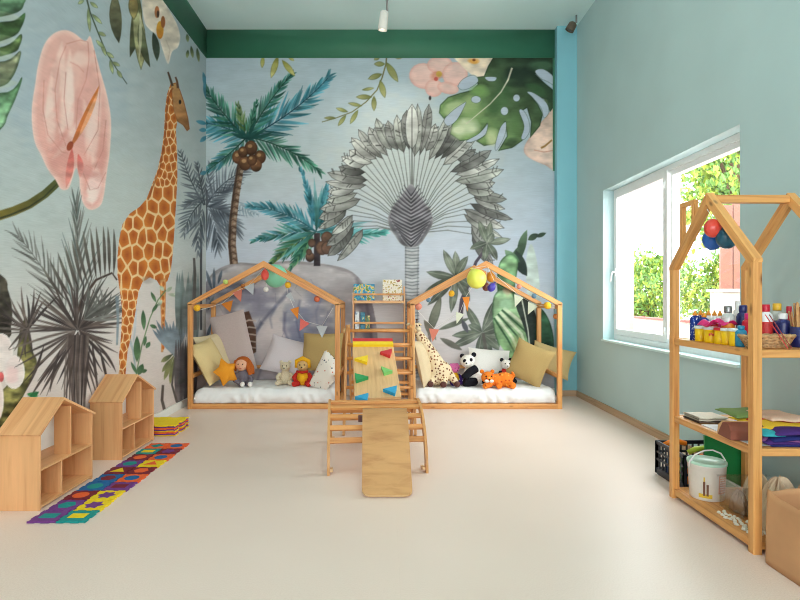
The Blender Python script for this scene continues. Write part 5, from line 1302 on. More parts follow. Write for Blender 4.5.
def book(label, x0, x1, z0, h, y, mat, group, tilt=.16, th=.014, name='picture_book'):
    t_ = thing(name, label, 'book', ((x0 + x1) / 2, y, z0), group)
    M = Matrix.Translation((x0, y, z0)) @ Matrix.Rotation(-tilt, 4, 'X')
    w_ = x1 - x0
    m = MB(); m.box((0, 0, 0), (w_, .002, h), M=M); m.box((0, th - .002, 0), (w_, th, h), M=M); m.box((-.001, 0, 0), (.002, th, h), M=M); m.build('cover', mat, t_)
    m = MB(); m.box((.003, .002, .003), (w_ - .004, th - .002, h - .003), M=M); m.build('page_block', 'pages', t_)
g = 'picture books on the wall shelf'
book('blue picture book with landscape cover on the top shelf', -.378, -.125, 1.158, .20, 6.53, 'cover_blue', g)
book('white floral picture book at right of the top shelf', -.028, .205, 1.158, .255, 6.53, 'cover_floral', g)
book('thin white book leaning at left of the second shelf', -.36, -.31, .818, .21, 6.52, 'cover_white', g)
book('teal narrow book second from left on second shelf', -.295, -.24, .818, .20, 6.53, 'cover_teal', g)
book('green and yellow narrow book right of the teal one', -.232, -.18, .818, .16, 6.525, 'cover_green', g)
book('white book on the third shelf behind the ladder', -.35, -.22, .473, .22, 6.53, 'cover_white', g)
book('teal book on the third shelf behind the ladder', -.20, -.08, .473, .20, 6.53, 'cover_teal', g)
# ------------------------------------------------------------------ toy house shelves
def toy_house(y0, y1, label, xf=-1.937, yr=None):
    xb = WX + .03; T = .012; ez, rz, ms = .436, .590, .232; yr = yr or (y0 + y1) / 2 - .03
    t = thing('toy_house', label, 'toy house', (xb, y0, 0), 'wooden toy house shelves along the left wall')
    for y in (y0, y1 - T):
        m = MB(); m.box((xb, y, 0), (xf, y + T, ez), grain='z'); m.build('side_wall', 'pine_pale', t)
    for z in (.012, ms - .012):
        m = MB(); m.box((xb, y0 + T, z), (xf, y1 - T, z + .012), grain='y'); m.build('floor_board', 'pine_pale', t)
    yu = yr + .09; yl = y0 + .21
    dz = rz - ez
    def rt(y): return ez + (y - y0) * dz / (yr - y0) if y < yr else rz - (y - yr) * dz / (y1 - yr)
    m = MB(); m.box((xb + .13, yu, ms), (xf - .004, yu + T, rt(yu + T) - .016), grain='z'); m.build('divider', 'pine_pale', t)
    m = MB(); m.box((xb, yl, .024), (xf - .004, yl + T, ms - .012), grain='z'); m.build('divider', 'pine_pale', t)
    m = MB(); m.box((xb, y0 + T, .024), (xb + .004, y1 - T, ms), grain='z'); m.build('back_board', 'pine_pale', t)
    m = MB(); m.box((xb, y0 + T, ms), (xb + .004, y1 - T, ez - .02)); m.build('back_panel', 'white_paint', t, 'white back panel')
    for a, b in ((y0 - .014, yr), (y1 + .014, yr)):
        za = ez - (.014) * dz / (yr - y0); m = MB()
        sl = math.hypot(yr - a, rz - za); n_ = Vector((0, -(rz - za) * (1 if a < yr else -1), abs(yr - a))).normalized()
        p0 = Vector(((xb + xf) / 2 + .004, a, za)); p1 = Vector(((xb + xf) / 2 + .004, b, rz))
        pts = [p0 - n_ * .006, p0 + n_ * .006, p1 + Vector((0, 0, .009)), p1 - Vector((0, 0, .007))]
        hx = (xf - xb) / 2 + .008
        vs = [(p0.x - hx, p.y, p.z) for p in pts] + [(p0.x + hx, p.y, p.z) for p in pts]
        fs = [(0, 1, 2, 3), (7, 6, 5, 4), (0, 4, 5, 1), (1, 5, 6, 2), (2, 6, 7, 3), (3, 7, 4, 0)]
        if a > yr: fs = [f[::-1] for f in fs]
        fs = [f[::-1] for f in fs]
        r_ = random.random() * 4
        uv = [[(vs[k][1] * .4 + vs[k][2] + r_, vs[k][0] + r_) for k in f] for f in fs]
        m.add(vs, fs, uv); m.build('roof_panel', 'pine_pale', t)
toy_house(3.056, 3.61, 'open wooden toy house nearest the camera on the left', yr=3.27)
toy_house(4.01, 4.57, 'open wooden toy house farther away beside the yellow mat stack', yr=4.24)
# ------------------------------------------------------------------ foam puzzle mats
FC = {'purple': (112, 54, 130), 'teal': (0, 140, 136), 'yellow': (236, 204, 20), 'dark red': (120, 24, 40), 'blue': (10, 96, 156), 'orange': (232, 96, 40)}
for k, c in FC.items(): plain('foam ' + k, rgb(*c), .85, .06, 80, .2)
def tile_outline(s, x, y):
    P = []; r = s * .055; h = s / 2
    def edge(ax, ay, bx, by, par):
        nx, ny = (by - ay) / s, -(bx - ax) / s
        for k in range(4):
            c_ = (k + .5) / 4; sg = (1 if (k + par) % 2 == 0 else 0) * r * .9
            for q in (c_ - .085, c_ - .11, c_ + .11, c_ + .085) if False else (c_ - .095, c_ + .095):
                pass
            P.append((ax + (bx - ax) * (c_ - .11) + nx * 0, ay + (by - ay) * (c_ - .11) + ny * 0))
            P.append((ax + (bx - ax) * (c_ - .085) - nx * (r * .9 - sg), ay + (by - ay) * (c_ - .085) - ny * (r * .9 - sg)))
            P.append((ax + (bx - ax) * (c_ + .085) - nx * (r * .9 - sg), ay + (by - ay) * (c_ + .085) - ny * (r * .9 - sg)))
            P.append((ax + (bx - ax) * (c_ + .11), ay + (by - ay) * (c_ + .11)))
    edge(x - h, y - h, x + h, y - h, 0); edge(x + h, y - h, x + h, y + h, 0); edge(x + h, y + h, x - h, y + h, 0); edge(x - h, y + h, x - h, y - h, 0)
    return P
def star_pts(n, r0, r1, x, y, a0=0): return [(x + (r0 if k % 2 == 0 else r1) * math.cos(a0 + PI * k / n), y + (r0 if k % 2 == 0 else r1) * math.sin(a0 + PI * k / n)) for k in range(2 * n)]
SH = {'rectangle': lambda x, y: [(x - .045, y - .03), (x + .045, y - .03), (x + .045, y + .03), (x - .045, y + .03)],
      'hexagon': lambda x, y: [(x + .05 * math.cos(PI * k / 3), y + .05 * math.sin(PI * k / 3)) for k in range(6)],
      'circle': lambda x, y: [(x + .046 * math.cos(PI * k / 12), y + .046 * math.sin(PI * k / 12)) for k in range(24)],
      'star': lambda x, y: star_pts(6, .056, .036, x, y), 'triangle': lambda x, y: [(x + .055 * math.cos(PI / 2 + 2 * PI * k / 3), y + .055 * math.sin(PI / 2 + 2 * PI * k / 3)) for k in range(3)],
      'diamond': lambda x, y: [(x + .052, y), (x, y + .05), (x - .052, y), (x, y - .05)]}
rows = [('purple', 'teal', 'rectangle', 'teal', 'yellow', 'rectangle'), ('purple', 'teal', 'hexagon', 'yellow', 'purple', 'star'), ('dark red', 'orange', 'circle', 'yellow', 'purple', 'star'), ('blue', 'teal', 'circle', 'purple', 'dark red', 'rectangle'), ('blue', 'dark red', 'hexagon', 'orange', 'blue', 'circle'),
        ('dark red', 'yellow', 'triangle', 'dark red', 'orange', 'hexagon'), ('purple', 'teal', 'hexagon', 'yellow', 'orange', 'triangle'), ('dark red', 'orange', 'circle', 'orange', 'blue', 'hexagon'), ('teal', 'yellow', 'rectangle', 'dark red', 'purple', 'star'), ('orange', 'teal', 'diamond', 'orange', 'blue', 'circle')]
ordn = ['first', 'second', 'third', 'fourth', 'fifth', 'sixth', 'seventh', 'eighth', 'ninth', 'last']
S = .155; mx = -1.90; my = 2.885
for j, row in enumerate(rows):
    for i in range(2):
        base, ins, shp = row[3 * i:3 * i + 3]; cx_, cy_ = mx + S * (i + .5) + (.004 * math.sin(j * 2.1)), my + S * (j + .5)
        t = tag(MB().prism(tile_outline(S - .001, cx_, cy_), .010, Matrix.Translation((0, 0, .0012 if (i + j) % 2 else .0008))).build('foam_tile', 'foam ' + base), '%s foam tile with %s %s, %s row from near end, %s' % (base, ins, shp, ordn[j], 'wall side' if i == 0 else 'room side'), 'foam mat', 'foam puzzle tiles laid in a strip')
        MB().prism(SH[shp](cx_, cy_), .0025, Matrix.Translation((0, 0, .0098))).build('inlay', 'foam ' + ins, t, '%s %s inlay' % (ins, shp))
for k, c in enumerate(['yellow', 'purple', 'orange', 'yellow', 'purple', 'orange', 'purple', 'yellow']):
    P = tile_outline(.335, -1.975 + .004 * math.sin(k * 3), 4.85 + .006 * math.cos(k * 2)); nm = ['bottom', 'second', 'third', 'fourth', 'fifth', 'sixth', 'seventh', 'top'][k]
    tag(MB().prism(P, .0115, Matrix.Translation((0, 0, .0005 + k * .012))).build('play_mat', 'foam ' + c), '%s foam mat, %s in the pile beyond the far toy house' % (c, nm if k in (0, 7) else nm + ' from the floor'), 'foam mat', 'foam mats piled by the wall')
# ------------------------------------------------------------------ house shaped storage rack on the right
RX0, RX1, RY0, RY1 = 1.715, 2.19, 2.535, 3.29; EZ, AZ = 1.362, 1.757; W = .042
t = thing('storage_rack', 'open pine house shaped rack full of craft supplies below the window', 'rack', (1.95, 2.9, 0))
RM = 'pine_shelf'; YM = (RY0 + RY1) / 2
for x in (RX0 + W / 2, RX1 - W / 2):
    for y in (RY0 + W / 2, RY1 - W / 2):
        m = MB(); m.bar((x, y, 0), (x, y, EZ), W, W, (0, 1, 0)); m.build('post', RM, t)
    for s in (0, 1):
        a = RY0 if s == 0 else RY1; sg = 1 if s == 0 else -1; m = MB(); run = YM - RY0; dz = AZ - EZ; L = math.hypot(run, dz); tv = .042 * L / run; kx = .042 * L / dz
        pts = [(a, EZ), (YM, AZ), (YM, AZ - tv), (a + sg * kx * .95, EZ)]
        pts = [(a, EZ - .0), (a, EZ + .018), (YM, AZ), (YM, AZ - tv), (a + sg * W, EZ - .0)]
        vs = [(x - W / 2, p[0], p[1]) for p in pts] + [(x + W / 2, p[0], p[1]) for p in pts]; n = 5
        fs = [tuple(range(n)), tuple(range(n, 2 * n))[::-1]] + [(i, n + i, n + (i + 1) % n, (i + 1) % n) for i in range(n)]
        if s == 0: fs = [f[::-1] for f in fs]
        r_ = random.random() * 4; uv = [[(vs[k][2] * 1.3 + vs[k][1] * .7 * sg + r_, vs[k][1] * .7 - sg * vs[k][2] * .7 + vs[k][0] + r_) for k in f] for f in fs]
        m.add(vs, fs, uv); m.build('rafter', RM, t)
m = MB(); m.bar((RX0 + W, YM, AZ - .035), (RX1 - W, YM, AZ - .035), W, W); m.build('ridge_beam', RM, t)
for z in (.95, .49, .055):
    m = MB()
    m.bar((RX0 + W / 2 - .0, RY0 + W, z - .016), (RX0 + W / 2, RY1 - W, z - .016), .026, .036); m.build('shelf_rail', RM, t)
    m = MB(); m.bar((RX1 - W / 2, RY0 + W, z - .016), (RX1 - W / 2, RY1 - W, z - .016), .026, .036); m.build('shelf_rail', RM, t)
    for y in (RY0 + W / 2, RY1 - W / 2):
        m = MB(); m.bar((RX0 + W, y, z - .016), (RX1 - W, y, z - .016), .03, .036); m.build('shelf_rail', RM, t)
    m = MB(); m.box((RX0 + W / 2 + .013, RY0 + W / 2 + .015, z - .014), (RX1 - W / 2 - .013, RY1 - W / 2 - .015, z), grain='y'); m.build('shelf_board', RM, t)
# chimney frame on the far rafter
m = MB(); x = RX0 + W / 2; r3 = .026
def rz_(y): return EZ + .018 + (RY1 - y) * (AZ - EZ - .018) / (RY1 - YM)
m.bar((x, 3.175, rz_(3.175) - .01), (x, 3.175, 1.72), r3, r3, (0, 1, 0)); m.bar((x, 3.055, rz_(3.055) - .01), (x, 3.055, 1.72), r3, r3, (0, 1, 0)); m.bar((x, 3.188, 1.733), (x, 3.042, 1.733), r3, r3)
m.build('chimney', RM, t)
# paper balloons hanging in the gable
def hang_ball(label, px, py, Y, r, mat):
    c = at(px, py, Y); m = MB(); m.ell((0, 0, 0), (r, r * .82, r * 1.12), (0, 0, 0), 20, 12)
    N = 20
    m.v = [(p[0] * (1 + .0), p[1], p[2] * (1 if p[2] < 0 else .95)) for p in m.v]
    m.v = [tuple(Vector(p) + c) for p in m.v]
    o = tag(m.build('balloon', mat), label, 'balloon', 'small balloons hanging in the rack gable')
    h = MB(); h.tube([(c.x, c.y, c.z + r), (c.x + .0, YM - .02, AZ - .09)], .0018, 5); h.build('string', 'white_paint', o)
hang_ball('red balloon, topmost of the three in the rack gable', 713, 228, 2.84, .045, 'latex_red')
hang_ball('bright blue balloon at left of the three in rack gable', 712.5, 239.5, 2.94, .052, 'latex_blue')
hang_ball('dark teal balloon at right of the three in rack gable', 727, 237, 2.82, .055, 'latex_teal')

# ---- top shelf
plain('glue_blue', rgb(22, 60, 150), .35, .1, 60); plain('cap_orange', rgb(240, 150, 40), .4, .05); plain('tub_yellow', rgb(246, 200, 16), .35, .04); plain('tub_lid', rgb(226, 236, 236), .4, .03)
plain('label_red', rgb(206, 50, 50), .5, .2, 80); plain('paint_red', rgb(204, 30, 56), .35, .06); plain('paint_pink', rgb(220, 40, 120), .35, .06); plain('paint_cyan', rgb(40, 140, 180), .35, .06); plain('paint_navy', rgb(34, 40, 100), .35, .06); plain('paint_yellow', rgb(240, 190, 50), .35, .06); plain('clear_jar', rgb(206, 212, 206), .15, .03)
dotted_mat('speckled_blue', rgb(20, 52, 140), [(0, rgb(200, 210, 230)), (.5, rgb(120, 150, 220)), (.8, rgb(230, 230, 240))], 90, .28)
plain('wicker', rgb(196, 156, 110), .8, .25, 60, .4); plain('stick_wood', rgb(206, 160, 106), .7, .15, 40); plain('stick_dark', rgb(150, 60, 56), .6, .15, 40); plain('lid_green', rgb(50, 130, 90), .4, .04)
SZ = .951
def bottle(label, px, Y, h, r, mat, cap, group, name='glue_bottle', nozzle=True, z=SZ, lab=None):
    X = (px - 385) * Y / F; t_ = thing(name, label, 'bottle', (X, Y, z), group)
    m = MB(); m.lathe([(r * .92, 0), (r, .006), (r, h * .68), (r * .9, h * .76), (r * .45, h * .82), (r * .42, h * .84)], (X, Y, z), 16); m.build('bottle_body', mat, t_)
    m = MB()
    if nozzle: m.lathe([(r * .5, h * .83), (r * .5, h * .88), (r * .26, h * .93), (r * .12, h)], (X, Y, z), 12)
    else: m.lathe([(r * .6, h * .82), (r * .62, h * .84), (r * .62, h * .98), (r * .55, h)], (X, Y, z), 14)
    m.build('cap', cap, t_)
    if lab: m = MB(); m.lathe([(r * 1.01, h * .2), (r * 1.015, h * .22), (r * 1.015, h * .55), (r * 1.01, h * .57)], (X, Y, z), 16); m.build('label', lab, t_)
g = 'craft bottles on the top shelf of the rack'
bottle('speckled blue glue bottle, leftmost on the top rack shelf', 695, 3.147, .172, .027, 'speckled_blue', 'cap_orange', g)
bottle('speckled blue glue bottle, second along from the window side', 700.5, 3.175, .172, .026, 'speckled_blue', 'cap_orange', g)
bottle('plain blue glue bottle behind the first yellow tub', 704, 3.12, .16, .026, 'glue_blue', 'cap_orange', g)
bottle('white glue bottle with orange nozzle behind yellow tubs, left', 708.5, 3.16, .172, .024, 'white_plastic', 'cap_orange', g, lab='label_red')
bottle('white glue bottle with orange nozzle, middle of the three', 714.5, 3.11, .172, .024, 'white_plastic', 'cap_orange', g, lab='label_red')
bottle('white glue bottle with orange nozzle, right of the three', 720, 3.10, .172, .024, 'white_plastic', 'cap_orange', g, lab='paint_pink')
bottle('clear jar with orange paint and grey cap beside the white glue', 728, 2.95, .20, .032, 'clear_jar', 'metal_grey', g, 'paint_bottle', False, lab='cap_orange')
bottle('white tall bottle behind the blue capped paint', 738, 3.08, .225, .024, 'white_plastic', 'white_plastic', g, 'paint_bottle', False)
bottle('navy bottle with blue cap left of the near post', 743, 2.95, .205, .032, 'paint_navy', 'paint_navy', g, 'paint_bottle', False)
bottle('pink red paint bottle partly behind the near post', 749, 2.82, .165, .032, 'paint_red', 'paint_pink', g, 'paint_bottle', False)
bottle('cyan small paint bottle behind the last yellow tub', 741, 2.74, .105, .026, 'paint_cyan', 'paint_cyan', g, 'paint_bottle', False)
bottle('red capped white bottle just right of the near post', 765.5, 2.86, .21, .033, 'white_plastic', 'paint_red', g, 'paint_bottle', False, lab='label_red')
bottle('white bottle with yellow cap farther right on top shelf', 777, 2.93, .215, .033, 'clear_jar', 'paint_yellow', g, 'paint_bottle', False, lab='paint_navy')
bottle('navy bottle behind the wicker basket', 783, 2.80, .165, .034, 'paint_navy', 'white_plastic', g, 'paint_bottle', False)
bottle('crimson bottle next to the jar of sticks', 789, 2.87, .20, .02, 'paint_red', 'paint_red', g, 'paint_bottle', False)
g = 'yellow modelling dough tubs'
for i, (L, px, Y, h, r) in enumerate([('yellow tub nearest the blue speckled bottles', 700.8, 3.075, .086, .031), ('yellow tub with red lettering smear on its side, second in row', 711, 2.985, .086, .0355), ('narrow yellow tub, third in the row', 720, 2.905, .086, .028), ('yellow tub, fourth in the row', 727, 2.85, .086, .028), ('large yellow tub nearest the wicker basket', 736, 2.775, .09, .0345)]):
    X = (px - 385) * Y / F; t_ = thing('dough_tub', L, 'tub', (X, Y, SZ), g)
    m = MB(); m.lathe([(r * .9, 0), (r * .93, .002), (r, h * .85)], (X, Y, SZ), 20); m.build('tub_body', 'tub_yellow', t_)
    m = MB(); m.lathe([(r * 1.06, h * .83), (r * 1.07, h * .86), (r * 1.07, h * .98), (r * .98, h), (r * .3, h)], (X, Y, SZ), 20); m.build('lid', 'tub_lid' if i != 2 else 'hold_red', t_)
    if i == 1:
        m = MB()
        for k in range(6):
            a = -PI / 2 - .75 + k * .24
            m.box((-.0035, -.002, -.006), (.0035, .001, .006), M=Matrix.Translation((X + r * .985 * math.cos(a), Y + r * .985 * math.sin(a), SZ + .045 + .004 * (k % 2))) @ Matrix.Rotation(a + PI / 2, 4, 'Z'))
        m.build('printed_marks', 'label_red', t_)
# heap of pink cellophane
m = MB(); c = at(717, 321, 2.95); R = random.Random(4)
m.grid(lambda u, v: (c.x + (u - .5) * .16, c.y + (v - .5) * .10, c.z - .022 + .02 * math.sin(u * 9) * math.cos(v * 7) + .02 * math.sin(PI * u)), 16, 10)
o = tag(m.build('crepe_paper', 'paint_pink'), 'crumpled pink crepe paper lying over the yellow tubs', 'paper'); so = o.modifiers.new('s', 'SOLIDIFY'); so.thickness = .002
# wicker basket
bx, by = 1.885, 2.692
t_ = thing('wicker_basket', 'shallow oval wicker basket at the front of the top shelf', 'basket', (bx, by, SZ))
m = MB(); NB = 40
for k in range(8):
    z = SZ + .006 + k * .0075; s = .74 + .26 * (k / 7)
    pts = [(bx + .132 * s * math.cos(2 * PI * i / NB), by + .062 * s * math.sin(2 * PI * i / NB), z + .0018 * (1 if (i + k) % 2 else -1)) for i in range(NB)]
    m.tube(pts, .0048 if k < 7 else .007, 6, closed=True)
m.build('basket_side', 'wicker', t_)
m = MB(); m.lathe([(0.001, .001), (.09, .0015), (.092, .006), (.001, .006)], (0, 0, 0), 24); m.v = [(bx + p[0], by + p[1] * .5, SZ + p[2]) for p in m.v]; m.build('basket_base', 'wicker', t_)
m = MB(); m.grid(lambda u, v: (bx + (u - .5) * .2, by + (v - .5) * .085, SZ + .045 + .008 * math.sin(u * 14) * math.cos(v * 9)), 20, 10)
o = tag(m.build('felt_scraps', 'hair_dark'), 'dark reddish felt scraps filling the wicker basket', 'fabric scraps', None); so = o.modifiers.new('s', 'SOLIDIFY'); so.thickness = .004
# jar with sticks
jx, jy = (800 - 385) * 2.72 / F, 2.72
t_ = thing('stick_jar', 'dark jar packed with wooden craft sticks at the right edge', 'jar', (jx, jy, SZ))
m = MB(); m.lathe([(.04, 0), (.042, .003), (.042, .10), (.040, .10), (.038, .006)], (jx, jy, SZ), 20); m.build('jar_body', 'paint_navy', t_)
R = random.Random(9)
g = 'craft sticks in the jar'
for k in range(26):
    a = R.uniform(0, 6.28); r0 = R.uniform(0, .03); r1 = r0 + R.uniform(.0, .035)
    m = MB(); m.bar((jx + r0 * math.cos(a), jy + r0 * math.sin(a), SZ + .008), (jx + r1 * math.cos(a), jy + r1 * math.sin(a), SZ + R.uniform(.17, .225)), .008, .0025)
    tag(m.build('craft_stick', 'stick_dark' if k % 6 == 0 else 'stick_wood'), ('one of the dark red sticks in the jar at the right edge' if k % 6 == 0 else 'one of the pale wooden craft sticks in the jar at right edge'), 'craft stick', g + (' dark' if k % 6 == 0 else ''))
for k, (px, c_) in enumerate([(779, 'label_red'), (783, 'stick_dark')]):
    a = at(px + 9, 346, 2.60); m = MB(); b = at(px - 5, 315, 2.60)
    m.bar((a.x, 2.60, SZ + .003), (b.x, 2.66, b.z), .011, .003); tag(m.build('paint_brush', c_), ['red flat brush leaning by the basket rim', 'dark red flat stick leaning beside the red brush'][k], 'brush')
# ---- second shelf
Z2 = .4905
fabric('cloth_ivory', rgb(226, 220, 206)); fabric('cloth_taupe', rgb(120, 104, 92)); plain('paper_white', rgb(236, 238, 242), .7, .03, 8); plain('card_brown', rgb(132, 72, 54), .7, .08, 20); plain('card_tan', rgb(206, 160, 112), .7, .08, 20)
def folded(label, x0, x1, y0, y1, z, mats, name='folded_cloth', cat='cloth'):
    t_ = thing(name, label, cat, ((x0 + x1) / 2, (y0 + y1) / 2, z))
    for k, mt in enumerate(mats):
        m = MB(); zz = z + k * .011
        def f(u, v, zz=zz): 
            a = 2 * PI * v; return (lerp(x0, x1, u), (y0 + y1) / 2 + (y1 - y0) / 2 * (abs(math.cos(a)) ** .35) * (1 if math.cos(a) > 0 else -1), zz + .0055 + .0052 * (abs(math.sin(a)) ** .7) * (1 if math.sin(a) > 0 else -1) + .0015 * math.sin(u * 11 + k))
        m.grid(f, 14, 25); m.build('fold', mt, t_)
    return t_
folded('ivory and taupe folded cloth stack at the far end of middle shelf', 1.76, 1.92, 3.05, 3.22, Z2, ['cloth_taupe', 'cloth_ivory', 'cloth_ivory'])
def sheet(label, x0, y0, x1, y1, z, mat, rot=0, t=.0015, name='paper_sheet', cat='paper', group=None):
    cx_, cy_ = (x0 + x1) / 2, (y0 + y1) / 2; m = MB(); m.box((-(x1 - x0) / 2, -(y1 - y0) / 2, 0), ((x1 - x0) / 2, (y1 - y0) / 2, t), M=Matrix.Translation((cx_, cy_, z)) @ Matrix.Rotation(rot, 4, 'Z'))
    return tag(m.build(name, mat), label, cat, group)
sheet('large white paper lying across the middle shelf', 1.752, 2.62, 2.12, 3.02, Z2, 'paper_white', 0, .004)
sheet('pale printed paper sheet behind the brown box', 1.95, 2.86, 2.14, 3.12, Z2 + .0045, 'cover_white', .2)
# brown folded card box
X0, Y0 = (738 - 385) * 2.72 / F, 2.74
t_ = thing('card_box', 'small brown card box with curved flap on the middle shelf', 'box', (X0, Y0, Z2 + .005))
m = MB(); P = [(0, 0), (.13, 0), (.13, .045), (.11, .068), (.08, .08), (.05, .07), (.025, .04)]
M = Matrix.Translation((X0 + .03, Y0 + .055, Z2 + .0062)) @ Matrix.Rotation(-PI / 2 - .12, 4, 'Z') @ Matrix.Rotation(PI / 2, 4, 'X') @ Matrix.Translation((0, 0, -.08))
m.prism(P, .16, M); m.build('box_body', 'card_brown', t_)
m = MB(); m.prism([(-.008, 0), (0, 0), (.05, .073), (.045, .078), (.005, .05)], .16, M @ Matrix.Translation((-.001, 0, 0))); m.build('flap', 'card_tan', t_)
sheet('pale blue card under the brown box front', 1.755, 2.585, 1.90, 2.70, Z2 + .0043, 'felt_grey', .1)
# coloured fabric pile
for n, c in [('felt_purple', (78, 50, 120)), ('felt_navy', (44, 48, 110)), ('felt_teal', (60, 170, 180)), ('felt_red', (196, 60, 50)), ('felt_yellow', (236, 196, 60)), ('felt_lilac', (150, 96, 150)), ('felt_green', (120, 150, 90)), ('felt_peach', (232, 200, 176)), ('felt_maroon', (110, 40, 60))]: fabric(n, rgb(*c))
def layer(label, x0, x1, y0, y1, z, mat, seed, amp=.006):
    m = MB(); R = random.Random(seed); a, b = R.uniform(0, 6), R.uniform(0, 6); rt = R.uniform(-.12, .12)
    def f(u, v):
        x, y = lerp(x0, x1, u), lerp(y0, y1, v); cx_, cy_ = (x0 + x1) / 2, (y0 + y1) / 2; dx, dy = x - cx_, y - cy_
        e = min(u, 1 - u, v, 1 - v)
        return (cx_ + dx * math.cos(rt) - dy * math.sin(rt), cy_ + dx * math.sin(rt) + dy * math.cos(rt), z + amp * math.sin(u * 8 + a) * math.cos(v * 6 + b) - max(0, .15 - e) * .10)
    m.grid(f, 12, 12); o = m.build('felt_sheet', mat); s = o.modifiers.new('s', 'SOLIDIFY'); s.thickness = .006
    return tag(o, label, 'felt', 'coloured felt sheets on the middle shelf')
cols = [('felt_navy', 'navy'), ('felt_purple', 'purple'), ('felt_lilac', 'lilac'), ('felt_navy', 'dark navy'), ('felt_maroon', 'maroon'), ('felt_teal', 'turquoise'), ('felt_purple', 'deep purple'), ('felt_yellow', 'yellow'), ('felt_red', 'red'), ('felt_green', 'olive green'), ('felt_peach', 'peach')]
pos = [(1.83, 2.15, 2.57, 2.86), (1.80, 2.13, 2.58, 2.84), (1.82, 2.12, 2.59, 2.85), (1.84, 2.14, 2.57, 2.8), (1.85, 2.14, 2.62, 2.9), (1.795, 1.90, 2.59, 2.84), (1.86, 2.15, 2.58, 2.8), (1.84, 2.12, 2.66, 2.92), (1.87, 2.13, 2.74, 2.96), (1.84, 2.08, 2.82, 3.05), (1.93, 2.14, 2.72, 2.95)]
nm = ['lowest', 'second from below', 'third from below', 'fourth from below', 'fifth from below', 'hanging over the post side', 'seventh from below', 'eighth from below', 'third from the top', 'second from the top', 'topmost']
for k, ((mt, cn), p) in enumerate(zip(cols, pos)): layer('%s felt sheet in the pile on middle shelf, %s' % (cn, nm[k]), p[0], p[1], p[2], p[3], Z2 + .022 + k * .0085, mt, k, .005)
# ---- bottom shelf
Z3 = .0555
plain('bucket_white', rgb(232, 228, 220), .35, .03); plain('bucket_print', rgb(226, 170, 146), .5, .1, 30); plain('print_brown', rgb(120, 80, 60), .5, .1, 30); plain('print_yellow', rgb(226, 190, 60), .5, .1, 30); plain('lid_mint', rgb(186, 226, 204), .35, .03)
bx, by = 1.845, 3.125; br = .098
t_ = thing('plastic_bucket', 'white plastic bucket with mint lid and raised handle on bottom shelf', 'bucket', (bx, by, Z3))
m = MB(); m.lathe([(br * .88, 0), (br * .9, .004), (br, .188), (br * 1.03, .19), (br * 1.03, .198), (br, .20)], (bx, by, Z3), 32); m.build('bucket_body', 'bucket_white', t_)
m = MB(); m.lathe([(br * 1.04, .196), (br * 1.05, .20), (br * 1.04, .21), (br * .96, .211), (br * .93, .205), (.001, .205)], (bx, by, Z3), 32); m.build('lid', 'lid_mint', t_)
m = MB(); m.tube([(bx - br * 1.04, by, Z3 + .17), (bx - br * 1.1, by - .02, Z3 + .21), (bx - br * .85, by - .03, Z3 + .25), (bx - br * .4, by - .04, Z3 + .275), (bx + br * .1, by - .04, Z3 + .278), (bx + br * .6, by - .035, Z3 + .258), (bx + br * .95, by - .02, Z3 + .215), (bx + br * 1.05, by, Z3 + .17)], .0045, 8); m.build('handle', 'white_plastic', t_)
def patch(a0, a1, z0, z1, mat, nm_):
    m = MB(); m.grid(lambda u, v: (bx + (br * .905 + (br * .1) * (lerp(z0, z1, v) / .205) + .0012) * math.cos(lerp(a0, a1, u)), by + (br * .905 + (br * .1) * (lerp(z0, z1, v) / .205) + .0012) * math.sin(lerp(a0, a1, u)), Z3 + lerp(z0, z1, v)), 10, 3); m.build(nm_, mat, t_)
patch(-1.45, -.75, .045, .15, 'bucket_print', 'printed_panel'); patch(-2.3, -2.18, .03, .11, 'print_brown', 'printed_tower'); patch(-2.12, -2.0, .03, .095, 'print_brown', 'printed_tower'); patch(-2.55, -1.8, .018, .04, 'print_yellow', 'printed_band'); patch(-2.27, -2.2, .11, .135, 'print_yellow', 'printed_tower')
for k in range(7):
    z = .055 + k * .013; patch(-1.38, -.85 - .1 * (k % 3), z, z + .004, 'white_plastic', 'printed_line')
# clear plastic tub with cream cloth
def clear_mat():
    m_, nt, b, out = new_mat('clear_plastic')
    tr = nt.nodes.new('ShaderNodeBsdfTransparent'); tr.inputs['Color'].default_value = (.98, .98, .98, 1); gl = nt.nodes.new('ShaderNodeBsdfGlossy'); gl.inputs['Roughness'].default_value = .12
    mix = nt.nodes.new('ShaderNodeMixShader'); mix.inputs[0].default_value = .12; nt.links.new(tr.outputs[0], mix.inputs[1]); nt.links.new(gl.outputs[0], mix.inputs[2]); nt.links.new(mix.outputs[0], out.inputs['Surface']); MATS['clear_plastic'] = m_
clear_mat()
tx0, tx1, ty0, ty1 = 1.835, 2.09, 2.79, 2.99
m = MB(); h = .165
m.box((tx0, ty0, Z3), (tx1, ty1, Z3 + .004)); m.box((tx0, ty0, Z3), (tx0 + .004, ty1, Z3 + h)); m.box((tx1 - .004, ty0, Z3), (tx1, ty1, Z3 + h)); m.box((tx0, ty0, Z3), (tx1, ty0 + .004, Z3 + h)); m.box((tx0, ty1 - .004, Z3), (tx1, ty1, Z3 + h)); ring3 = .008
m.bar((tx0 - ring3, ty0 - ring3, Z3 + h), (tx1 + ring3, ty0 - ring3, Z3 + h), .012, .008); m.bar((tx0 - ring3, ty1 + ring3, Z3 + h), (tx1 + ring3, ty1 + ring3, Z3 + h), .012, .008); m.bar((tx0 - ring3, ty0, Z3 + h), (tx0 - ring3, ty1, Z3 + h), .012, .008); m.bar((tx1 + ring3, ty0, Z3 + h), (tx1 + ring3, ty1, Z3 + h), .012, .008)
tag(m.build('plastic_tub', 'clear_plastic'), 'clear plastic tub beside the bucket on the bottom shelf', 'tub')
fabric('muslin', rgb(218, 196, 166)); fabric('muslin_dark', rgb(150, 120, 96))
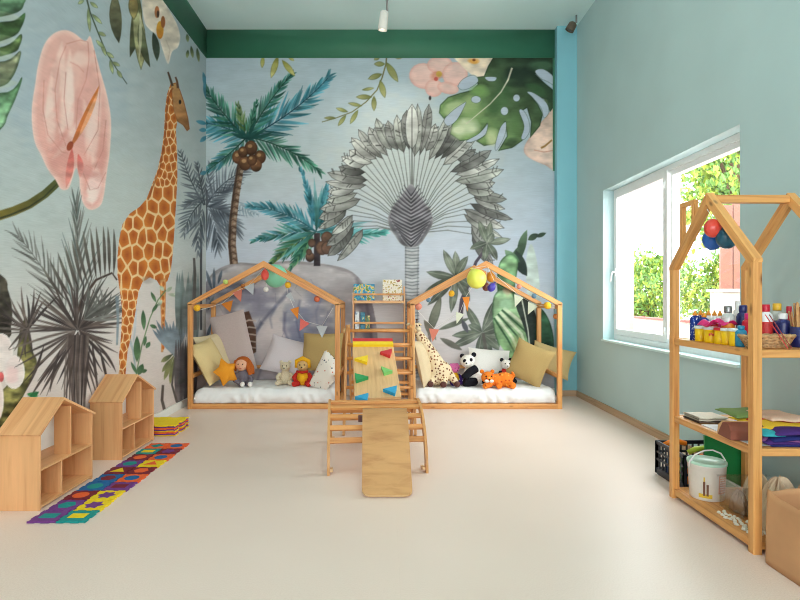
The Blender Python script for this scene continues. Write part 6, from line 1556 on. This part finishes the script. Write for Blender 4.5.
def heap(name, label, cat, c, r, mat, seed, amp=.3, flat=1.0):
    m = MB(); R = random.Random(seed); ph = [R.uniform(0, 6) for _ in range(6)]
    def f(u, v):
        a = 2 * PI * u; b = PI / 2 * v
        k = 1 + amp * (.5 * math.sin(3 * a + ph[0] + 2 * b) + .35 * math.sin(7 * a + ph[1] - 3 * b) + .2 * math.sin(11 * a + 5 * b + ph[2]))
        return (c[0] + r[0] * k * math.cos(b) * math.cos(a), c[1] + r[1] * k * math.cos(b) * math.sin(a), c[2] + r[2] * math.sin(b) * (1 + .25 * math.sin(4 * a + ph[3]) * math.cos(b) + .1 * math.sin(9 * a + ph[4])) * flat)
    m.grid(f, 96, 24, closeu=True); o = m.build(name, mat); s = o.modifiers.new('s', 'SOLIDIFY'); s.thickness = .002
    return tag(o, label, cat)
heap('wrapped_parcel', 'brown stuff bundle inside the clear tub', 'bundle', (1.885, 2.90, Z3 + .006), (.035, .06, .10), 'muslin_dark', 3, .15)
heap('muslin_cloth', 'cream muslin cloth heaped out of the clear tub', 'cloth', (1.97, 2.89, Z3 + .006), (.07, .075, .19), 'muslin', 5, .2)
heap('muslin_cloth', 'cream muslin cloth crumpled between near post and paper bag', 'cloth', (1.93, 2.675, Z3 + .002), (.10, .07, .235), 'muslin', 8, .25)
heap('muslin_cloth', 'cream cloth bunched at the far right corner of the bottom shelf', 'cloth', (2.08, 2.70, Z3 + .002), (.05, .06, .20), 'muslin', 12, .2)
# shells
plain('shell_white', rgb(232, 226, 212), .5, .08, 60)
R = random.Random(2); pts_ = []
for k in range(400):
    if len(pts_) >= 34: break
    x_, y_ = R.uniform(1.762, 1.845), R.uniform(2.60, 2.90); lvl = 0
    if x_ > 1.82 and y_ > 2.77: continue
    if all((x_ - q[0]) ** 2 + (y_ - q[1]) ** 2 > .0205 ** 2 for q in pts_) : pts_.append((x_, y_))
for k, (x_, y_) in enumerate(pts_):
    m = MB(); a = R.uniform(0, 6); s = R.uniform(.009, .012)
    def f(u, v):
        t_ = 2 * PI * u; b = PI / 2 * v; rr = s * (1 + .08 * math.sin(8 * t_)) * math.cos(b); return (x_ + rr * 1.15 * math.cos(t_) * math.cos(a) - rr * .85 * math.sin(t_) * math.sin(a), y_ + rr * 1.15 * math.cos(t_) * math.sin(a) + rr * .85 * math.sin(t_) * math.cos(a), Z3 + .0005 + s * 1.1 * math.sin(b))
    m.grid(f, 16, 6, closeu=True); o = m.build('seashell', 'shell_white'); so = o.modifiers.new('s', 'SOLIDIFY'); so.thickness = .0012
    tag(o, 'white seashell scattered on the bottom shelf by the near post', 'seashell', 'white seashells on the bottom shelf')
# ---- crate on the floor behind the rack
cx0, cx1, cy0, cy1, ch = 1.845, 2.21, 3.35, 3.70, .228
t_ = thing('plastic_crate', 'dark blue black slatted plastic crate of toys under the window', 'crate', ((cx0 + cx1) / 2, (cy0 + cy1) / 2, 0))
m = MB(); b_ = .012; m.box((cx0, cy0, .0), (cx1, cy1, .012)); m.build('crate_floor', 'crate_black', t_)
for (ax, ay, bx_, by_) in [(cx0, cy0, cx1, cy0), (cx1, cy0, cx1, cy1), (cx1, cy1, cx0, cy1), (cx0, cy1, cx0, cy0)]:
    m = MB(); d_ = Vector((bx_ - ax, by_ - ay, 0)); L = d_.length; n_ = 9
    for z, hh in ((.028, .04), (.105, .014), (.155, .014), (ch - .012, .024)): m.bar((ax, ay, z), (bx_, by_, z), b_, hh)
    for k in range(n_ + 1):
        p = Vector((ax, ay, 0)) + d_ * (k / n_); m.bar((p.x, p.y, .01), (p.x, p.y, ch - .002), .02 if k in (0, n_) else .009, .012, (0, 1, 0))
    m.build('crate_side', 'crate_black', t_)
plain('toy_orange', rgb(240, 130, 30), .4, .05); plain('toy_green', rgb(60, 160, 60), .4, .05); plain('toy_yellow', rgb(240, 210, 60), .4, .05); plain('toy_lime', rgb(180, 200, 60), .4, .05); plain('board_green', rgb(22, 140, 70), .5, .04)
g = 'plastic toys in the dark crate'
R = random.Random(6)
for k in range(15):
    gx_, gy_ = k % 4, (k // 4) % 4; x_, y_ = cx0 + .065 + gx_ * .078, cy0 + .065 + gy_ * .072; cn, mt = [('orange', 'toy_orange'), ('green', 'toy_green'), ('yellow', 'toy_yellow'), ('blue', 'latex_blue')][(k * 3 + k // 4) % 4]
    base = .013
    m = MB(); a = R.uniform(0, 3); h_ = R.uniform(.10, .19)
    m.box((-.026, -.02, 0), (.026, .02, h_ * .7), M=Matrix.Translation((x_, y_, base)) @ Matrix.Rotation(a, 4, 'Z')); m.lathe([(.018, h_ * .7), (.018, h_ * .9), (.008, h_)], (x_, y_, base), 12)
    tag(m.build('toy_block', mt), '%s plastic toy piece in the crate under the window' % cn, 'toy', g + ', ' + cn)
for k, (x_, y_, mt, cn) in enumerate([(1.93, 3.64, 'toy_orange', 'orange curved toy on top of the crate pile at the far side'), (2.0, 3.47, 'toy_lime', 'lime yellow ribbon toy lying on top of the crate pile')]):
    m = MB(); m.tube([(x_ - .07, y_, .21), (x_ - .03, y_ - .01, .235), (x_ + .03, y_ + .01, .235), (x_ + .08, y_, .22)], .017, 8); tag(m.build('curved_toy', mt), cn, 'toy')
m = MB(); M = Matrix.Translation((2.02, 3.325, .2)) @ Matrix.Rotation(.1, 4, 'X')
m.box((1.95, 3.300, .0), (2.235, 3.310, .355)); m.box((1.95, 3.296, .0), (2.235, 3.30, .012)); m.box((1.95, 3.296, .343), (2.235, 3.30, .355)); m.box((1.95, 3.296, .012), (1.962, 3.30, .343)); m.box((2.223, 3.296, .012), (2.235, 3.30, .343))
m.v = [(p[0], p[1] + p[2] * .08, p[2]) for p in m.v]
tag(m.build('green_board', 'board_green'), 'green rimmed board standing between the rack and the crate', 'board')
# ---- paper bag
plain('kraft', rgb(200, 148, 104), .8, .08, 6, .1); plain('kraft_dark', rgb(120, 92, 70), .9, .1, 6)
t_ = thing('paper_bag', 'large brown paper bag with open top at the lower right edge', 'bag', (1.9, 2.3, 0))
m = MB(); x0, x1, y0, y1, h = 1.715, 2.20, 2.13, 2.51, .318
def bagf(rx, th_):
    def f(u, v):
        a = 2 * PI * u; c_, s_ = math.cos(a), math.sin(a); e = .32
        px_ = (abs(c_) ** e) * (1 if c_ > 0 else -1); py_ = (abs(s_) ** e) * (1 if s_ > 0 else -1)
        k = 1.0 - .05 * v + .015 * math.sin(7 * a + 3 * v)
        return ((x0 + x1) / 2 + px_ * ((x1 - x0) / 2 - th_) * k, (y0 + y1) / 2 + py_ * ((y1 - y0) / 2 - th_) * (k + .02 * math.sin(3 * a)), .002 + v * h + .008 * v * math.sin(5 * a + 1))
    return f
m.grid(bagf(0, 0), 72, 12, closeu=True); 
m.add([( (x0 + x1) / 2 + sx * .2, (y0 + y1) / 2 + sy * .11, .004) for sx, sy in ((-1, -1), (1, -1), (1, 1), (-1, 1))], [(0, 1, 2, 3)])
o = m.build('bag_body', 'kraft', t_); s = o.modifiers.new('s', 'SOLIDIFY'); s.thickness = .002
# ------------------------------------------------------------------ ceiling lights
plain('lamp_white', rgb(240, 238, 232), .4, .02)
mm, nt, b, out = new_mat('lamp_glow'); b.inputs['Emission Color'].default_value = (1, .86, .66, 1); b.inputs['Emission Strength'].default_value = 9; MATS['lamp_glow'] = mm
def track_head(label, x, y, tilt, mat='lamp_white', size=1.0, lens='lamp_glow'):
    t_ = thing('ceiling_spotlight', label, 'spotlight', (x, y, CZ))
    m = MB(); m.tube([(x + .03, y, CZ), (x + .03, y, CZ - .17 * size)], .011, 8); m.build('stem', 'metal_grey', t_)
    M = Matrix.Translation((x, y, CZ - .17 * size)) @ Euler(tilt).to_matrix().to_4x4()
    m = MB(); m.lathe([(.030, .0), (.047, -.015), (.052, -.18 * size), (.052, -.20 * size), (.044, -.20 * size), (.04, -.15 * size)], (0, 0, 0), 24, M=M); m.build('lamp_housing', mat, t_)
    m = MB(); m.lathe([(.001, -.17 * size), (.043, -.17 * size), (.043, -.175 * size), (.001, -.178 * size)], (0, 0, 0), 20, M=M); m.build('lamp_lens', lens, t_)
track_head('white cylinder ceiling spotlight in the middle above the green band', -.005, 5.93, (.15, .12, 0))
plain('bronze', rgb(96, 84, 70), .5, .1, 20)
track_head('small dark spotlight tucked in the ceiling corner by the column', 2.20, 6.35, (.2, .5, 0), 'bronze', .5, 'metal_grey')
m = MB(); m.box((.005, 1.0, CZ - .022), (.04, 5.99, CZ)); tag(m.build('lighting_track', 'metal_grey'), 'thin grey lighting track running along the ceiling', 'lighting track')
# ------------------------------------------------------------------ camera, daylight, track lamp, added ceiling fill
cam = bpy.data.cameras.new('camera'); cam.sensor_width = 36; cam.lens = F / 800 * 36
cam.shift_x = 15 / 800; cam.shift_y = -3 / 800; cam.clip_start = 0.05
co = bpy.data.objects.new('camera', cam); co.location = (0, 0, CAMZ); co.rotation_euler = (PI / 2, 0, 0); COL.objects.link(co); SC.camera = co
w = bpy.data.worlds.new('sky'); w.use_nodes = True; SC.world = w
bg = w.node_tree.nodes['Background']; bg.inputs['Color'].default_value = (0.955, 0.97, 1.0, 1); bg.inputs['Strength'].default_value = 6.5
def portal(name, c, n, sx, sy):
    l = bpy.data.lights.new(name, 'AREA'); l.shape = 'RECTANGLE'; l.size = sx; l.size_y = sy; l.cycles.is_portal = True
    o = bpy.data.objects.new(name, l); COL.objects.link(o); o.location = c
    o.rotation_euler = Vector(n).to_track_quat('-Z', 'Y').to_euler(); return o
portal('window_portal', (RX + .19, (WY0 + WY1) / 2, (WZ0 + WZ1) / 2), (-1, 0, 0), 2.3, 1.62)
portal('front_fill_portal', (.08, YF - .02, 1.85), (0, 1, 0), 4.1, 1.9)
def lamp(name, loc, energy, size=.25, col=(1, .92, .84), spot=None, aim=None):
    l = bpy.data.lights.new(name, 'SPOT' if spot else 'POINT'); l.energy = energy; l.color = col; l.shadow_soft_size = size
    if spot: l.spot_size = spot; l.spot_blend = .8
    o = bpy.data.objects.new(name, l); COL.objects.link(o); o.location = loc
    if aim: o.rotation_euler = (Vector(aim) - Vector(loc)).to_track_quat('-Z', 'Y').to_euler()
    return o
lamp('track_lamp', (.0, 5.93, 4.11), 14, .05, spot=2.4, aim=(-.05, 6.6, 1.0))
lamp('ceiling_fill', (0, 3.6, 3.75), 16, .2, (1, .86, .70))  # unseen point light without fixture, added to brighten the ceiling
lamp('ceiling_fill', (0, 1.0, 3.75), 16, .2, (1, .86, .70))  # second added fill, nearer the camera and also without fixture
vs = SC.view_settings; vs.view_transform = 'Standard'; vs.look = 'None'; vs.gamma = 1; vs.exposure = 0.69; vs.use_curve_mapping = False
SC.cycles.use_denoising = True; SC.cycles.filter_width = 1.0; SC.cycles.max_bounces = 10; SC.cycles.diffuse_bounces = 6; SC.cycles.sample_clamp_indirect = 8; SC.cycles.transparent_max_bounces = 12
